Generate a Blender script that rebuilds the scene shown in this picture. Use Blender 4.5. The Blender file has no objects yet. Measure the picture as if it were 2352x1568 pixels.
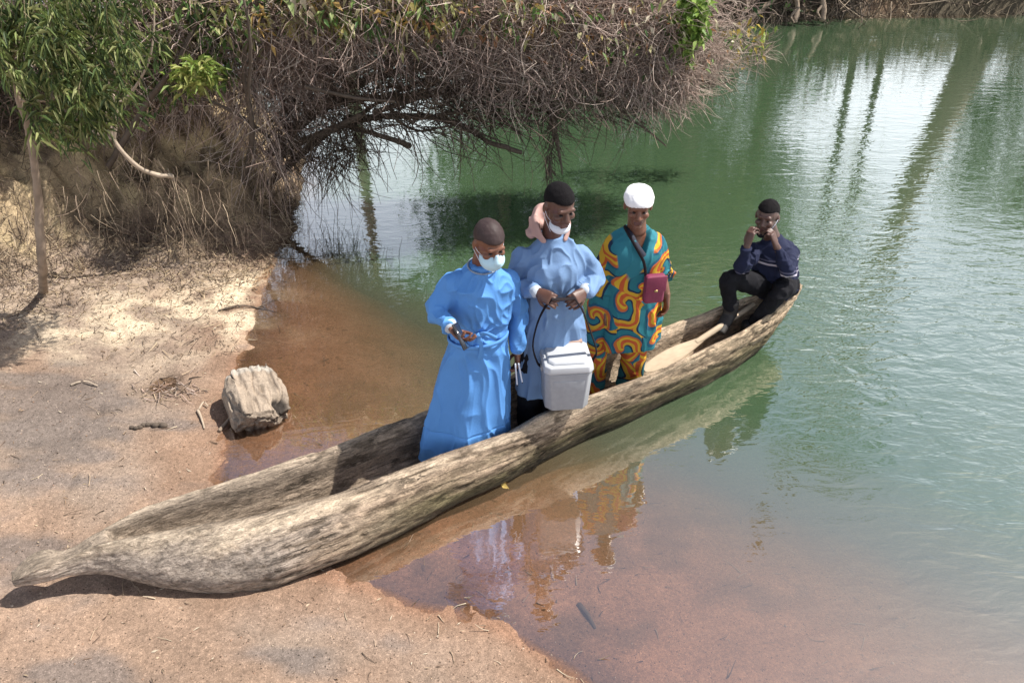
import bpy, math, random
import numpy as np
from mathutils import Vector

random.seed(7)
R = np.random.default_rng(11)
scene = bpy.context.scene
COL = scene.collection
rad = math.radians

# ------------------------------------------------------------------ camera, sky, sun
PITCH, CAMZ, FPX = rad(34.0), 3.5, 1800.0          # lens in units of a 2352 px wide frame
cam = bpy.data.cameras.new('camera')
cam.sensor_width = 36.0
cam.lens = 36.0 * FPX / 2352.0
cam.clip_start, cam.clip_end = 0.05, 1000.0
cam_o = bpy.data.objects.new('camera', cam)
cam_o.location = (0, 0, CAMZ)
cam_o.rotation_euler = (rad(90) - PITCH, 0, 0)
COL.objects.link(cam_o)
scene.camera = cam_o

SUN_EL, SUN_AZ = rad(57), math.atan2(.985, .17)     # azimuth measured from +Y towards +X
world = bpy.data.worlds.new("World")
scene.world = world
world.use_nodes = True
wn = world.node_tree
bg = wn.nodes['Background']
sky = wn.nodes.new('ShaderNodeTexSky')
sky.sky_type = 'NISHITA'
sky.sun_disc = False
sky.sun_elevation = SUN_EL
sky.sun_rotation = SUN_AZ
sky.air_density, sky.dust_density, sky.ozone_density = 1.0, 2.2, 1.0
# pale dry-season haze whitens the sky towards the horizon, all the way round
wg = wn.nodes.new('ShaderNodeTexCoord'); ws_ = wn.nodes.new('ShaderNodeSeparateXYZ')
wn.links.new(wg.outputs['Generated'], ws_.inputs[0])
wr_ = wn.nodes.new('ShaderNodeMapRange'); wr_.interpolation_type = 'SMOOTHSTEP'
wr_.inputs[1].default_value, wr_.inputs[2].default_value, wr_.inputs[3].default_value, wr_.inputs[4].default_value = .08, .66, .9, .0
wn.links.new(ws_.outputs[2], wr_.inputs[0])
wx = wn.nodes.new('ShaderNodeMix'); wx.data_type = 'RGBA'
wn.links.new(wr_.outputs[0], wx.inputs[0]); wn.links.new(sky.outputs[0], wx.inputs[6]); wx.inputs[7].default_value = (18.0, 18.6, 19.4, 1)
wn.links.new(wx.outputs[2], bg.inputs[0])
bg.inputs[1].default_value = 0.076
sun = bpy.data.lights.new('sun', 'SUN')
sun.energy = 5.0
sun.angle = rad(0.5)
sun.color = (1.0, 0.95, 0.87)
sun_o = bpy.data.objects.new('sun', sun)
sd_ = Vector((math.sin(SUN_AZ) * math.cos(SUN_EL), math.cos(SUN_AZ) * math.cos(SUN_EL), math.sin(SUN_EL)))
sun_o.rotation_euler = sd_.to_track_quat('Z', 'Y').to_euler()
sun_o.location = (20, 12, 30)
COL.objects.link(sun_o)
scene.view_settings.view_transform = 'Standard'
scene.view_settings.look = 'None'
scene.view_settings.exposure = 0.64
scene.view_settings.gamma = 1.0
scene.view_settings.use_curve_mapping = False
scene.render.engine = 'CYCLES'
scene.cycles.use_denoising = True
scene.cycles.max_bounces = 8
scene.cycles.transparent_max_bounces = 12
scene.cycles.caustics_reflective = False
scene.cycles.caustics_refractive = False

# ------------------------------------------------------------------ surveying helpers
CP, SP = math.cos(PITCH), math.sin(PITCH)

def at(u, v, z=0.0):
    """where the line of sight through a picture point meets the level z"""
    x, y = (u - 1176) / FPX, (v - 784) / FPX
    t = (CAMZ - z) / (SP + y * CP)
    return Vector((x * t, (CP - y * SP) * t, z))

def ay(u, v, Y):
    """where the line of sight meets the upright plane at distance Y"""
    x, y = (u - 1176) / FPX, (v - 784) / FPX
    t = Y / (CP - y * SP)
    return Vector((x * t, Y, CAMZ - (SP + y * CP) * t))

# ------------------------------------------------------------------ noise
def _hash(ix, iy, iz, seed):
    h = (ix * 374761393 + iy * 668265263 + iz * 2147483647 + seed * 974711) & 0xFFFFFFFF
    h = ((h ^ (h >> 13)) * 1274126177) & 0xFFFFFFFF
    h = (h ^ (h >> 16)) & 0xFFFFFFFF
    return h.astype(np.float64) / 4294967295.0

def vnoise(p, seed=0):
    p = np.asarray(p, float)
    i = np.floor(p).astype(np.int64)
    f = p - i
    f = f * f * f * (f * (f * 6 - 15) + 10)
    r = np.zeros(len(p))
    for dx in (0, 1):
        wx = f[:, 0] if dx else 1 - f[:, 0]
        for dy in (0, 1):
            wy = f[:, 1] if dy else 1 - f[:, 1]
            for dz in (0, 1):
                wz = f[:, 2] if dz else 1 - f[:, 2]
                r += wx * wy * wz * _hash(i[:, 0] + dx, i[:, 1] + dy, i[:, 2] + dz, seed)
    return r * 2 - 1

def fbm(p, octv=4, seed=0, gain=.5):
    p = np.asarray(p, float)
    s, a, t = np.zeros(len(p)), 1.0, 0
    for k in range(octv):
        s += a * vnoise(p * 2 ** k + 17.3 * k, seed + k)
        t += a
        a *= gain
    return s / t

def sstep(a, b, x):
    t = np.clip((x - a) / (b - a), 0, 1)
    return t * t * (3 - 2 * t)

# ------------------------------------------------------------------ mesh helpers
def mk_mesh(name, V, F, mat=None, smooth=True, col=None, attrs=None):
    V = np.asarray(V, np.float32)
    me = bpy.data.meshes.new(name)
    me.vertices.add(len(V))
    me.vertices.foreach_set('co', V.ravel())
    Fl = F if isinstance(F, (list, tuple)) else [F]
    Fl = [np.asarray(f, np.int32) for f in Fl if len(f)]
    tot = sum(f.size for f in Fl)
    me.loops.add(tot)
    me.loops.foreach_set('vertex_index', np.concatenate([f.ravel() for f in Fl]))
    npoly = sum(len(f) for f in Fl)
    me.polygons.add(npoly)
    sizes = np.concatenate([np.full(len(f), f.shape[1], np.int32) for f in Fl])
    starts = np.concatenate([[0], np.cumsum(sizes)[:-1]]).astype(np.int32)
    me.polygons.foreach_set('loop_start', starts)
    me.polygons.foreach_set('use_smooth', np.full(npoly, smooth, bool))
    me.update(calc_edges=True)
    me.validate()
    if col is not None:
        c = np.ones((len(V), 4), np.float32)
        c[:, :3] = col
        a = me.color_attributes.new('Col', 'FLOAT_COLOR', 'POINT')
        a.data.foreach_set('color', c.ravel())
    for k, v in (attrs or {}).items():
        a = me.attributes.new(k, 'FLOAT', 'POINT')
        a.data.foreach_set('value', np.asarray(v, np.float32))
    if mat:
        me.materials.append(mat)
    return me

def obj(name, V, F, mat=None, parent=None, origin=None, smooth=True, col=None, attrs=None):
    V = np.asarray(V, float)
    o_w = Vector(origin) if origin is not None else Vector((0, 0, 0))
    if origin is not None:
        V = V - np.array(o_w)
    o = bpy.data.objects.new(name, mk_mesh(name, V, F, mat, smooth, col, attrs))
    COL.objects.link(o)
    if parent is not None:
        o.parent = parent
        o.location = o_w - world_loc(parent)
    else:
        o.location = o_w
    return o

def world_loc(o):
    l = Vector((0, 0, 0))
    while o is not None:
        l = l + o.location
        o = o.parent
    return l

def empty(name, loc):
    o = bpy.data.objects.new(name, None)
    o.empty_display_size = .1
    o.location = loc
    COL.objects.link(o)
    return o

def tag(o, label=None, cat=None, group=None, kind=None):
    if label: o['label'] = label
    if cat: o['category'] = cat
    if group: o['group'] = group
    if kind: o['kind'] = kind
    return o

def merge(*parts):
    """parts: (V,F) with F an (n,k) array or list of arrays"""
    Vs, Fq, Ft, off = [], [], [], 0
    for V, F in parts:
        for f in (F if isinstance(F, (list, tuple)) else [F]):
            f = np.asarray(f)
            if f.size == 0: continue
            (Fq if f.shape[1] == 4 else Ft).append(f + off)
        Vs.append(np.asarray(V, float)); off += len(V)
    out = []
    if Fq: out.append(np.concatenate(Fq))
    if Ft: out.append(np.concatenate(Ft))
    return np.concatenate(Vs), out

def arr(v): return np.array(v, float)

def unit(v):
    v = arr(v); n = np.linalg.norm(v)
    return v / n if n > 1e-9 else v

def catmull(P, sub):
    P = np.asarray(P, float)
    n = len(P)
    out = []
    for i in range(n - 1):
        p0, p1, p2, p3 = P[max(i - 1, 0)], P[i], P[i + 1], P[min(i + 2, n - 1)]
        for k in range(sub):
            t = k / sub
            out.append(.5 * ((2 * p1) + (-p0 + p2) * t + (2 * p0 - 5 * p1 + 4 * p2 - p3) * t * t + (-p0 + 3 * p1 - 3 * p2 + p3) * t ** 3))
    out.append(P[-1])
    return np.array(out)

def loft(P, Rr, side=(1, 0, 0), n=20, sub=4, fold=None, cap=True, capk=.6):
    """closed tube through P; Rr: radius or (rx, ry) per point, rx measured along side"""
    P = np.asarray([arr(p) for p in P], float)
    Rr = np.asarray([(r, r) if np.isscalar(r) else r for r in Rr], float)
    C = catmull(P, sub) if len(P) > 1 and sub > 1 else P
    Q = catmull(Rr, sub) if sub > 1 else Rr
    Q = np.maximum(Q, 1e-4)
    T = np.gradient(C, axis=0)
    T /= np.linalg.norm(T, axis=1)[:, None] + 1e-12
    side = np.asarray(side, float)
    rings, s_list = [], []
    m = len(C)
    def ring(c, t, q, s):
        a = side - t * np.dot(side, t)
        if np.linalg.norm(a) < 1e-4:
            a = np.cross(t, (0.3, .8, .5))
        a /= np.linalg.norm(a)
        b = np.cross(t, a)
        th = np.linspace(0, 2 * math.pi, n, endpoint=False)
        k = fold(th, s) if fold else np.ones(n)
        return c + np.outer(np.cos(th) * q[0] * k, a) + np.outer(np.sin(th) * q[1] * k, b)
    if cap:
        for e in (.3, .6, .87):
            r = Q[0] * math.sin(e * math.pi / 2)
            rings.append(ring(C[0] - T[0] * min(Q[0]) * capk * math.cos(e * math.pi / 2), T[0], r, 0))
    for i in range(m):
        rings.append(ring(C[i], T[i], Q[i], i / max(m - 1, 1)))
    if cap:
        for e in (.87, .6, .3):
            r = Q[-1] * math.sin(e * math.pi / 2)
            rings.append(ring(C[-1] + T[-1] * min(Q[-1]) * capk * math.cos(e * math.pi / 2), T[-1], r, 1))
    K = len(rings)
    V = np.concatenate(rings)
    i = np.arange(K - 1)[:, None] * n
    j = np.arange(n)[None, :]
    j2 = (j + 1) % n
    F = np.stack([i + j, i + j2, i + n + j2, i + n + j], -1).reshape(-1, 4)
    V = np.concatenate([V, [V[:n].mean(0)], [V[(K - 1) * n:K * n].mean(0)]])
    jj = np.arange(n)
    t1 = np.stack([np.full(n, K * n), (jj + 1) % n, jj], -1)
    b0 = (K - 1) * n
    t2 = np.stack([np.full(n, K * n + 1), b0 + jj, b0 + (jj + 1) % n], -1)
    return V, [F, np.concatenate([t1, t2])]

def cap(p0, p1, r0, r1=None, n=14):
    return loft([p0, p1], [r0, r0 if r1 is None else r1], n=n, sub=2, capk=1.0, side=(.31, .27, .91))

def ell(c, r, M=None, n=20, m=14):
    """ellipsoid; M: 3x3 with the local axes as columns"""
    th = np.linspace(0, 2 * math.pi, n, endpoint=False)
    ph = np.linspace(-math.pi / 2, math.pi / 2, m + 1)[1:-1]
    L = np.concatenate([np.stack([np.cos(th) * math.cos(p), np.sin(th) * math.cos(p), np.full(n, math.sin(p))], -1) for p in ph])
    L = np.concatenate([L, [[0, 0, -1]], [[0, 0, 1]]]) * arr(r)
    V = (L @ M.T if M is not None else L) + arr(c)
    K = len(ph)
    i = np.arange(K - 1)[:, None] * n
    j = np.arange(n)[None, :]
    j2 = (j + 1) % n
    F = np.stack([i + j, i + j2, i + n + j2, i + n + j], -1).reshape(-1, 4)
    jj = np.arange(n)
    t1 = np.stack([np.full(n, K * n), (jj + 1) % n, jj], -1)
    b0 = (K - 1) * n
    t2 = np.stack([np.full(n, K * n + 1), b0 + jj, b0 + (jj + 1) % n], -1)
    return V, [F, np.concatenate([t1, t2])]

def box(c, h, M=None):
    L = np.array([[x, y, z] for x in (-1, 1) for y in (-1, 1) for z in (-1, 1)], float) * arr(h)
    V = (L @ M.T if M is not None else L) + arr(c)
    return V, [np.array([[0, 1, 3, 2], [4, 6, 7, 5], [0, 4, 5, 1], [2, 3, 7, 6], [0, 2, 6, 4], [1, 5, 7, 3]])]

def read_mesh(me):
    V = np.empty(len(me.vertices) * 3, np.float32); me.vertices.foreach_get('co', V)
    N = np.empty(len(me.vertices) * 3, np.float32); me.vertices.foreach_get('normal', N)
    ls = np.empty(len(me.polygons), np.int32); me.polygons.foreach_get('loop_start', ls)
    lt = np.empty(len(me.polygons), np.int32); me.polygons.foreach_get('loop_total', lt)
    vi = np.empty(len(me.loops), np.int32); me.loops.foreach_get('vertex_index', vi)
    F = []
    for k in (4, 3):
        s = ls[lt == k]
        if len(s): F.append(vi[s[:, None] + np.arange(k)[None, :]])
    return V.reshape(-1, 3).astype(float), N.reshape(-1, 3).astype(float), F

def modded(V, F, mods):
    me = mk_mesh('tmp', V, F)
    o = bpy.data.objects.new('tmp', me)
    COL.objects.link(o)
    for kind, kw in mods:
        m = o.modifiers.new(kind, kind)
        for k, v in kw.items(): setattr(m, k, v)
    dg = bpy.context.evaluated_depsgraph_get()
    ev = o.evaluated_get(dg)
    em = ev.to_mesh()
    out = read_mesh(em)
    ev.to_mesh_clear()
    bpy.data.objects.remove(o)
    bpy.data.meshes.remove(me)
    return out

def fuse(parts, voxel=.006, smooth=3):
    """one continuous surface grown over overlapping closed parts -> V, N, F"""
    V, F = merge(*parts)
    return modded(V, F, [('REMESH', dict(mode='VOXEL', voxel_size=voxel, use_smooth_shade=True)),
                         ('SMOOTH', dict(factor=.5, iterations=smooth))])

def bevelled(V, F, w, seg=2):
    Vv, N, Ff = modded(V, F, [('BEVEL', dict(width=w, segments=seg, limit_method='ANGLE'))])
    return Vv, Ff

# ------------------------------------------------------------------ materials
def new_mat(name):
    m = bpy.data.materials.new(name)
    m.use_nodes = True
    return m, m.node_tree, m.node_tree.nodes['Principled BSDF']

def mat(name, color, rough=.7, var=.15, scale=8, bump=0.0, bscale=60, vcol=False, spec=.5, transl=0, stretch=None, metal=0, fine=None):
    m, nt, b = new_mat(name)
    N, L = nt.nodes, nt.links
    tc = N.new('ShaderNodeTexCoord')
    src = tc.outputs['Object']
    if stretch:
        mp = N.new('ShaderNodeMapping'); mp.inputs['Scale'].default_value = stretch
        L.new(src, mp.inputs[0]); src = mp.outputs[0]
    n1 = N.new('ShaderNodeTexNoise'); n1.inputs['Scale'].default_value = scale; n1.inputs['Detail'].default_value = 5
    L.new(src, n1.inputs['Vector'])
    mr = N.new('ShaderNodeMapRange'); mr.inputs[1].default_value = .25; mr.inputs[2].default_value = .75
    mr.inputs[3].default_value = 1 - var; mr.inputs[4].default_value = 1 + var
    L.new(n1.outputs[0], mr.inputs[0])
    fac = mr.outputs[0]
    if fine:
        n3 = N.new('ShaderNodeTexNoise'); n3.inputs['Scale'].default_value = fine[0]; n3.inputs['Detail'].default_value = 3
        L.new(src, n3.inputs['Vector'])
        m3 = N.new('ShaderNodeMapRange'); m3.inputs[1].default_value = .3; m3.inputs[2].default_value = .7
        m3.inputs[3].default_value = 1 - fine[1]; m3.inputs[4].default_value = 1 + fine[1]
        L.new(n3.outputs[0], m3.inputs[0])
        mm = N.new('ShaderNodeMath'); mm.operation = 'MULTIPLY'
        L.new(fac, mm.inputs[0]); L.new(m3.outputs[0], mm.inputs[1]); fac = mm.outputs[0]
    vm = N.new('ShaderNodeVectorMath'); vm.operation = 'SCALE'
    if vcol:
        at_ = N.new('ShaderNodeAttribute'); at_.attribute_name = 'Col'
        L.new(at_.outputs['Color'], vm.inputs[0])
    else:
        vm.inputs[0].default_value = color
    L.new(fac, vm.inputs['Scale'])
    L.new(vm.outputs[0], b.inputs['Base Color'])
    b.inputs['Roughness'].default_value = rough
    b.inputs['Specular IOR Level'].default_value = spec
    b.inputs['Metallic'].default_value = metal
    if bump:
        n2 = N.new('ShaderNodeTexNoise'); n2.inputs['Scale'].default_value = bscale; n2.inputs['Detail'].default_value = 6
        L.new(src, n2.inputs['Vector'])
        bp = N.new('ShaderNodeBump'); bp.inputs['Strength'].default_value = 1; bp.inputs['Distance'].default_value = bump
        L.new(n2.outputs[0], bp.inputs['Height']); L.new(bp.outputs[0], b.inputs['Normal'])
    if transl:
        t = N.new('ShaderNodeBsdfTranslucent'); L.new(vm.outputs[0], t.inputs[0])
        mx = N.new('ShaderNodeMixShader'); mx.inputs[0].default_value = transl
        L.new(b.outputs[0], mx.inputs[1]); L.new(t.outputs[0], mx.inputs[2])
        L.new(mx.outputs[0], N['Material Output'].inputs[0])
    return m

# ------------------------------------------------------------------ thin things: twigs and leaves
def twigs(S, D, Ln, r0, K=5, wig=.25, grav=0., sides=3, rng=R, taper=.35):
    """many curved tapering twigs at once -> V, F, centre lines, twig index per vertex"""
    n = len(S)
    S, D = np.asarray(S, float), np.asarray(D, float)
    D = D / (np.linalg.norm(D, axis=1)[:, None] + 1e-9)
    Ln = np.broadcast_to(np.asarray(Ln, float), (n,))
    r0 = np.broadcast_to(np.asarray(r0, float), (n,))
    P = np.empty((n, K, 3)); P[:, 0] = S
    d = D.copy()
    curl = rng.normal(0, wig, (n, 3))
    for k in range(1, K):
        d = d + curl * .6 + rng.normal(0, wig, (n, 3)) * .7
        d[:, 2] -= grav
        d /= np.linalg.norm(d, axis=1)[:, None] + 1e-9
        P[:, k] = P[:, k - 1] + d * (Ln / (K - 1))[:, None]
    T = np.gradient(P, axis=1)
    T /= np.linalg.norm(T, axis=2)[..., None] + 1e-9
    ref = rng.normal(0, 1, (n, 1, 3))
    A = np.cross(T, ref); A /= np.linalg.norm(A, axis=2)[..., None] + 1e-9
    B = np.cross(T, A)
    rr = r0[:, None] * np.linspace(1, taper, K)[None, :]
    th = np.linspace(0, 2 * math.pi, sides, endpoint=False)
    V = P[:, :, None, :] + rr[..., None, None] * (np.cos(th)[None, None, :, None] * A[:, :, None, :] + np.sin(th)[None, None, :, None] * B[:, :, None, :])
    base = (np.arange(n) * K * sides)[:, None, None]
    k = (np.arange(K - 1) * sides)[None, :, None]
    s = np.arange(sides)[None, None, :]
    s2 = (s + 1) % sides
    F = np.stack([base + k + s, base + k + s2, base + k + sides + s2, base + k + sides + s], -1).reshape(-1, 4)
    return V.reshape(-1, 3), F, P, np.repeat(np.arange(n), K * sides)

def leaves(P, D, Ln, Wd, rng=R, droop=.25):
    """folded pointed leaves -> V, F, leaf index per vertex"""
    n = len(P)
    P, D = np.asarray(P, float), np.asarray(D, float)
    D = D / (np.linalg.norm(D, axis=1)[:, None] + 1e-9)
    Ln = np.broadcast_to(np.asarray(Ln, float), (n,))[:, None]
    Wd = np.broadcast_to(np.asarray(Wd, float), (n,))[:, None]
    up = rng.normal(0, .6, (n, 3)) + np.array([0, 0, 1.])
    W = np.cross(D, up); W /= np.linalg.norm(W, axis=1)[:, None] + 1e-9
    N_ = np.cross(W, D)
    mid = P + D * Ln * .45 + N_ * Ln * .06
    tip = P + D * Ln - np.array([0, 0, 1.]) * Ln * droop
    V = np.stack([P, mid + W * Wd * .5, tip, mid - W * Wd * .5], 1).reshape(-1, 3)
    b = np.arange(n)[:, None] * 4
    F = np.concatenate([b + np.array([[0, 1, 2]]), b + np.array([[0, 2, 3]])])
    return V, F, np.repeat(np.arange(n), 4)

def rdir(n, bias=(0, 0, 0), rng=R):
    d = rng.normal(0, 1, (n, 3)); d /= np.linalg.norm(d, axis=1)[:, None]
    return d + np.asarray(bias, float)

def in_ell(n, c, r, rng=R, shell=0.0):
    d = rng.normal(0, 1, (n, 3)); d /= np.linalg.norm(d, axis=1)[:, None]
    u = (shell + (1 - shell) * rng.random(n)) ** (1 / 3)
    return np.asarray(c) + d * u[:, None] * np.asarray(r)

def pick(cols, n, rng=R, jit=.2, w=None):
    cols = np.asarray(cols, float)
    k = rng.choice(len(cols), n, p=w)
    return cols[k] * (1 + rng.uniform(-jit, jit, (n, 1)))

#@@SETTING
# ------------------------------------------------------------------ the ground: one sheet, river bed included
LAND = np.array([(60, -60), (8, -4), (3, 0), (1.3, 1.25), (.75, 1.85), (.3, 2.22), (-.2, 2.56), (-.52, 2.65), (-.84, 2.79), (-1.3, 2.98), (-1.62, 3.25),
                 (-1.86, 3.67), (-1.96, 4.23), (-2.06, 4.8), (-2.20, 5.34), (-2.19, 5.9), (-2.27, 6.54), (-2.2, 7.2), (-2.4, 8.5),
                 (-2.9, 10.2), (-5, 12.6), (-14, 16), (-60, 24), (-300, 40), (-300, -300), (60, -300)], float)
FAR = np.array([(-300, 60), (-60, 34), (-14, 24), (-5, 20.5), (0, 18.2), (4.2, 16.5), (7, 17.1), (10.5, 17.4), (16, 17.2), (40, 12), (120, 0), (400, -30), (400, 400), (-300, 400)], float)
BLUFF = np.array([(-40, -2), (-8, 3.6), (-5.4, 5.2), (-4.4, 6.1), (-3.72, 6.45), (-3.5, 7.1), (-3.3, 7.1), (-3.08, 6.5), (-2.72, 6.85), (-2.45, 7.4), (-2.62, 8.6), (-3.1, 10.2), (-5.2, 12.7), (-14, 16.4), (-60, 25), (-300, 42), (-300, -40)], float)

def sdist(P, poly):
    """signed distance to a polygon, positive inside"""
    n = len(poly)
    best = np.full(len(P), 1e9)
    ins = np.zeros(len(P), bool)
    for i in range(n):
        a, b = poly[i], poly[(i + 1) % n]
        ab = b - a
        t = np.clip(((P - a) @ ab) / (ab @ ab), 0, 1)
        d = np.linalg.norm(P - (a + t[:, None] * ab), axis=1)
        best = np.minimum(best, d)
        c = ((a[1] > P[:, 1]) != (b[1] > P[:, 1]))
        with np.errstate(divide='ignore', invalid='ignore'):
            xx = (b[0] - a[0]) * (P[:, 1] - a[1]) / (b[1] - a[1]) + a[0]
        ins ^= c & (P[:, 0] < xx)
    return np.where(ins, best, -best)

def shelf(P):
    """the bed drops fast upstream of the sand and stays shallow in front"""
    return (1 + 1.2 * sstep(5.2, 6.6, P[:, 1]) + 5 * sstep(6.4, 7.6, P[:, 1])) * (1 - .26 * sstep(4.6, 2.6, P[:, 1] + .25 * P[:, 0]))

FOOT = []
_rf = random.Random(5)
for (x0, y0, dx, dy, k) in ((-3.9, 2.2, .34, .18, 7), (-1.5, 1.75, .33, -.03, 6), (-3.2, 4.9, .10, -.36, 7), (-4.2, 3.6, .33, .12, 6), (-2.4, 2.05, -.2, .3, 5)):
    for j in range(k):
        FOOT.append((x0 + dx * j + _rf.uniform(-.05, .05) - dy * .25 * (-1) ** j, y0 + dy * j + _rf.uniform(-.05, .05) + dx * .25 * (-1) ** j, math.atan2(dy, dx) + _rf.uniform(-.25, .25), _rf.uniform(.009, .02)))
for j in range(60):
    FOOT.append((_rf.uniform(-4.4, -.2), _rf.uniform(1.3, 5.6), _rf.uniform(0, 3), _rf.uniform(.004, .012)))

def terrain(P):
    P3 = np.c_[P, np.zeros(len(P))]
    w = np.c_[fbm(P3 * 1.3, 3, 5), fbm(P3 * 1.3 + 40, 3, 6)] * .12
    s = sdist(P + w, LAND)
    b = sdist(P + w * 2.2 + np.c_[fbm(P3 * 3.5, 2, 8), fbm(P3 * 3.5, 2, 9)] * .14, BLUFF)
    f = sdist(P + w * 3, FAR)
    d = np.maximum(-np.maximum(s, f), 0) * shelf(P)
    z = np.where(s > 0, .075 * np.minimum(s, 2.2) + .012 * np.clip(s - 2.2, 0, 20), 0)
    z = z - np.where(d > 0, np.minimum(.085 * d + .05 * d * d, 2.4), 0)
    z = z + (.45 * sstep(-.35, .5, b) + .6 * sstep(.0, .75, b + .22 * fbm(P3 * 5, 3, 88))) + np.clip(b - .7, 0, 6) * .1
    z = z + np.where(f > 0, sstep(0, .5, f) * .75 + sstep(.4, 6, f) * 1.1, 0)
    rough = .014 + .05 * sstep(-.5, .4, b) + .1 * sstep(0, .6, f)
    z = z + fbm(P3 * 2.2, 4, 21) * rough * np.where(d > 0, .5, 1) + fbm(P3 * 9, 4, 31) * (.012 + .03 * sstep(-.3, .2, b)) + np.abs(fbm(P3 * 21, 3, 33)) * .012 * (s > 0) * np.where(d > .1, .5, 1)
    for fx, fy, fa, fd in FOOT:
        m = (np.abs(P[:, 0] - fx) < .3) & (np.abs(P[:, 1] - fy) < .3)
        if m.any():
            q0, q1 = P[m, 0] - fx, P[m, 1] - fy
            a_, b_ = q0 * math.cos(fa) + q1 * math.sin(fa), -q0 * math.sin(fa) + q1 * math.cos(fa)
            r_ = np.sqrt((a_ / .125) ** 2 + (b_ / (.045 + .012 * np.sign(a_))) ** 2)
            z[m] += fd * (-1.0 * sstep(1.05, .6, r_) + .45 * np.exp(-((r_ - 1.3) / .28) ** 2))
    # a washed-out hollow beside the stump
    h = P - np.array([-2.58, 4.62]); z = z - .09 * np.exp(-(h ** 2).sum(1) / .012) * (s > 0)
    return z, s, b, f

def axis(lo, hi, step, far_, grow=1.13):
    a = list(np.arange(lo, hi, step))
    st, x = step, a[-1]
    while x < far_: st *= grow; x += st; a.append(x)
    st, x = step, a[0]
    pre = []
    while x > -far_: st *= grow; x -= st; pre.append(x)
    return np.array(pre[::-1] + a)

def grid(xs, ys):
    X, Y = np.meshgrid(xs, ys)
    P = np.c_[X.ravel(), Y.ravel()]
    nx, ny = len(xs), len(ys)
    i = np.arange(ny - 1)[:, None] * nx
    j = np.arange(nx - 1)[None, :]
    F = np.stack([i + j, i + j + 1, i + nx + j + 1, i + nx + j], -1).reshape(-1, 4)
    return P, F

gp, gf = grid(axis(-4.6, 3.2, .032, 320), axis(1.2, 8.2, .032, 320))
gz, gs, gb, gfar = terrain(gp)

def blob(P, u, v, ru, rv, z=.12, ang=0):
    c = at(u, v, z); d = P - np.array([c.x, c.y])
    ca, sa = math.cos(ang), math.sin(ang)
    q = np.c_[(d[:, 0] * ca + d[:, 1] * sa) / ru, (-d[:, 0] * sa + d[:, 1] * ca) / rv]
    return np.exp(-(q ** 2).sum(1))

P3 = np.c_[gp, np.zeros(len(gp))]
nA, nB, nC = fbm(P3 * 1.1, 4, 51), fbm(P3 * 4.5, 4, 52), fbm(P3 * np.array([3, 9, 1]), 4, 53)
def lerp(c, new, m): return c + (np.asarray(new) - c) * np.clip(m, 0, 1)[:, None]
col = np.tile(np.array([.25, .19, .148]), (len(gp), 1))
col = lerp(col, (.265, .183, .132), sstep(.1, .5, nA + .25))
col = lerp(col, (.235, .148, .10), sstep(.6, .05, gs + nB * .2) * .8)
col = lerp(col, (.24, .14, .092), sstep(.10, -.02, gs))
col = lerp(col, (.40, .22, .14), sstep(-.05, -.40, gs))
col = lerp(col, (.30, .20, .10), sstep(-.8, -2.6, gs))
cream = blob(gp, 380, 690, 1.1, .45, .2, .15) + .8 * blob(gp, 560, 640, .35, .5, .1) + .5 * blob(gp, 120, 760, .7, .4, .3)
col = lerp(col, (.50, .41, .295), cream * 1.05 * sstep(-.35, .45, nB + .6 * nC + .05))
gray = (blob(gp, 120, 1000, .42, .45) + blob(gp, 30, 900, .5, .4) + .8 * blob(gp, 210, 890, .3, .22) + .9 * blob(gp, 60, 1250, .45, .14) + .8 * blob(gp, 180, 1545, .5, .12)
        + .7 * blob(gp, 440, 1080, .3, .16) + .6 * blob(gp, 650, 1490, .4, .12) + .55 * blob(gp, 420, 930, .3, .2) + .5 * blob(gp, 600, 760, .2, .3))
col = lerp(col, (.10, .065, .045), .8 * np.exp(-((gp - np.array([-2.58, 4.62])) ** 2).sum(1) / .016))  # shade inside the washed-out hollow painted dark
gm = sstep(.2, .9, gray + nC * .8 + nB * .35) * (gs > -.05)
col = lerp(col, (.125, .105, .095), gm * .78)  # grey silt and soft shadow painted together into the sand
col = lerp(col, (.06, .05, .032), sstep(6.1, 6.9, gp[:, 1]) * sstep(.25, -.1, gs))  # shade under the overhanging bush painted into bank and bed
col = lerp(col, (.33, .25, .155), sstep(-.25, .25, gb + nB * .15))
col = lerp(col, (.42, .33, .19), sstep(.0, .45, nC) * sstep(-.2, .1, gb) * .75)
col = lerp(col, (.26, .21, .155), sstep(.1, .6, gfar))
col = lerp(col, (.09, .065, .045), sstep(.05, .4, fbm(P3 * np.array([9, 9, 1]), 4, 57)) * sstep(-.35, .1, gb) * .8)
col = lerp(col, (.20, .125, .08), sstep(.12, .5, fbm(P3 * 3.2, 5, 59)) * (gs < 0) * .75)
col = col * (1 + .22 * nB + .20 * nC)[:, None]
m_ground, nt, bs = new_mat('sandy_ground')
NN, LL = nt.nodes, nt.links
tc = NN.new('ShaderNodeTexCoord')
ca = NN.new('ShaderNodeAttribute'); ca.attribute_name = 'Col'
n1 = NN.new('ShaderNodeTexNoise'); n1.inputs['Scale'].default_value = 38; n1.inputs['Detail'].default_value = 9; n1.inputs['Roughness'].default_value = .75
n2 = NN.new('ShaderNodeTexVoronoi'); n2.inputs['Scale'].default_value = 150
n4 = NN.new('ShaderNodeTexNoise'); n4.inputs['Scale'].default_value = 180; n4.inputs['Detail'].default_value = 4
for n_ in (n1, n2, n4): LL.new(tc.outputs['Object'], n_.inputs['Vector'])
r1 = NN.new('ShaderNodeMapRange'); r1.inputs[1].default_value = .32; r1.inputs[2].default_value = .68; r1.inputs[3].default_value = .66; r1.inputs[4].default_value = 1.34
LL.new(n1.outputs[0], r1.inputs[0])
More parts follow.
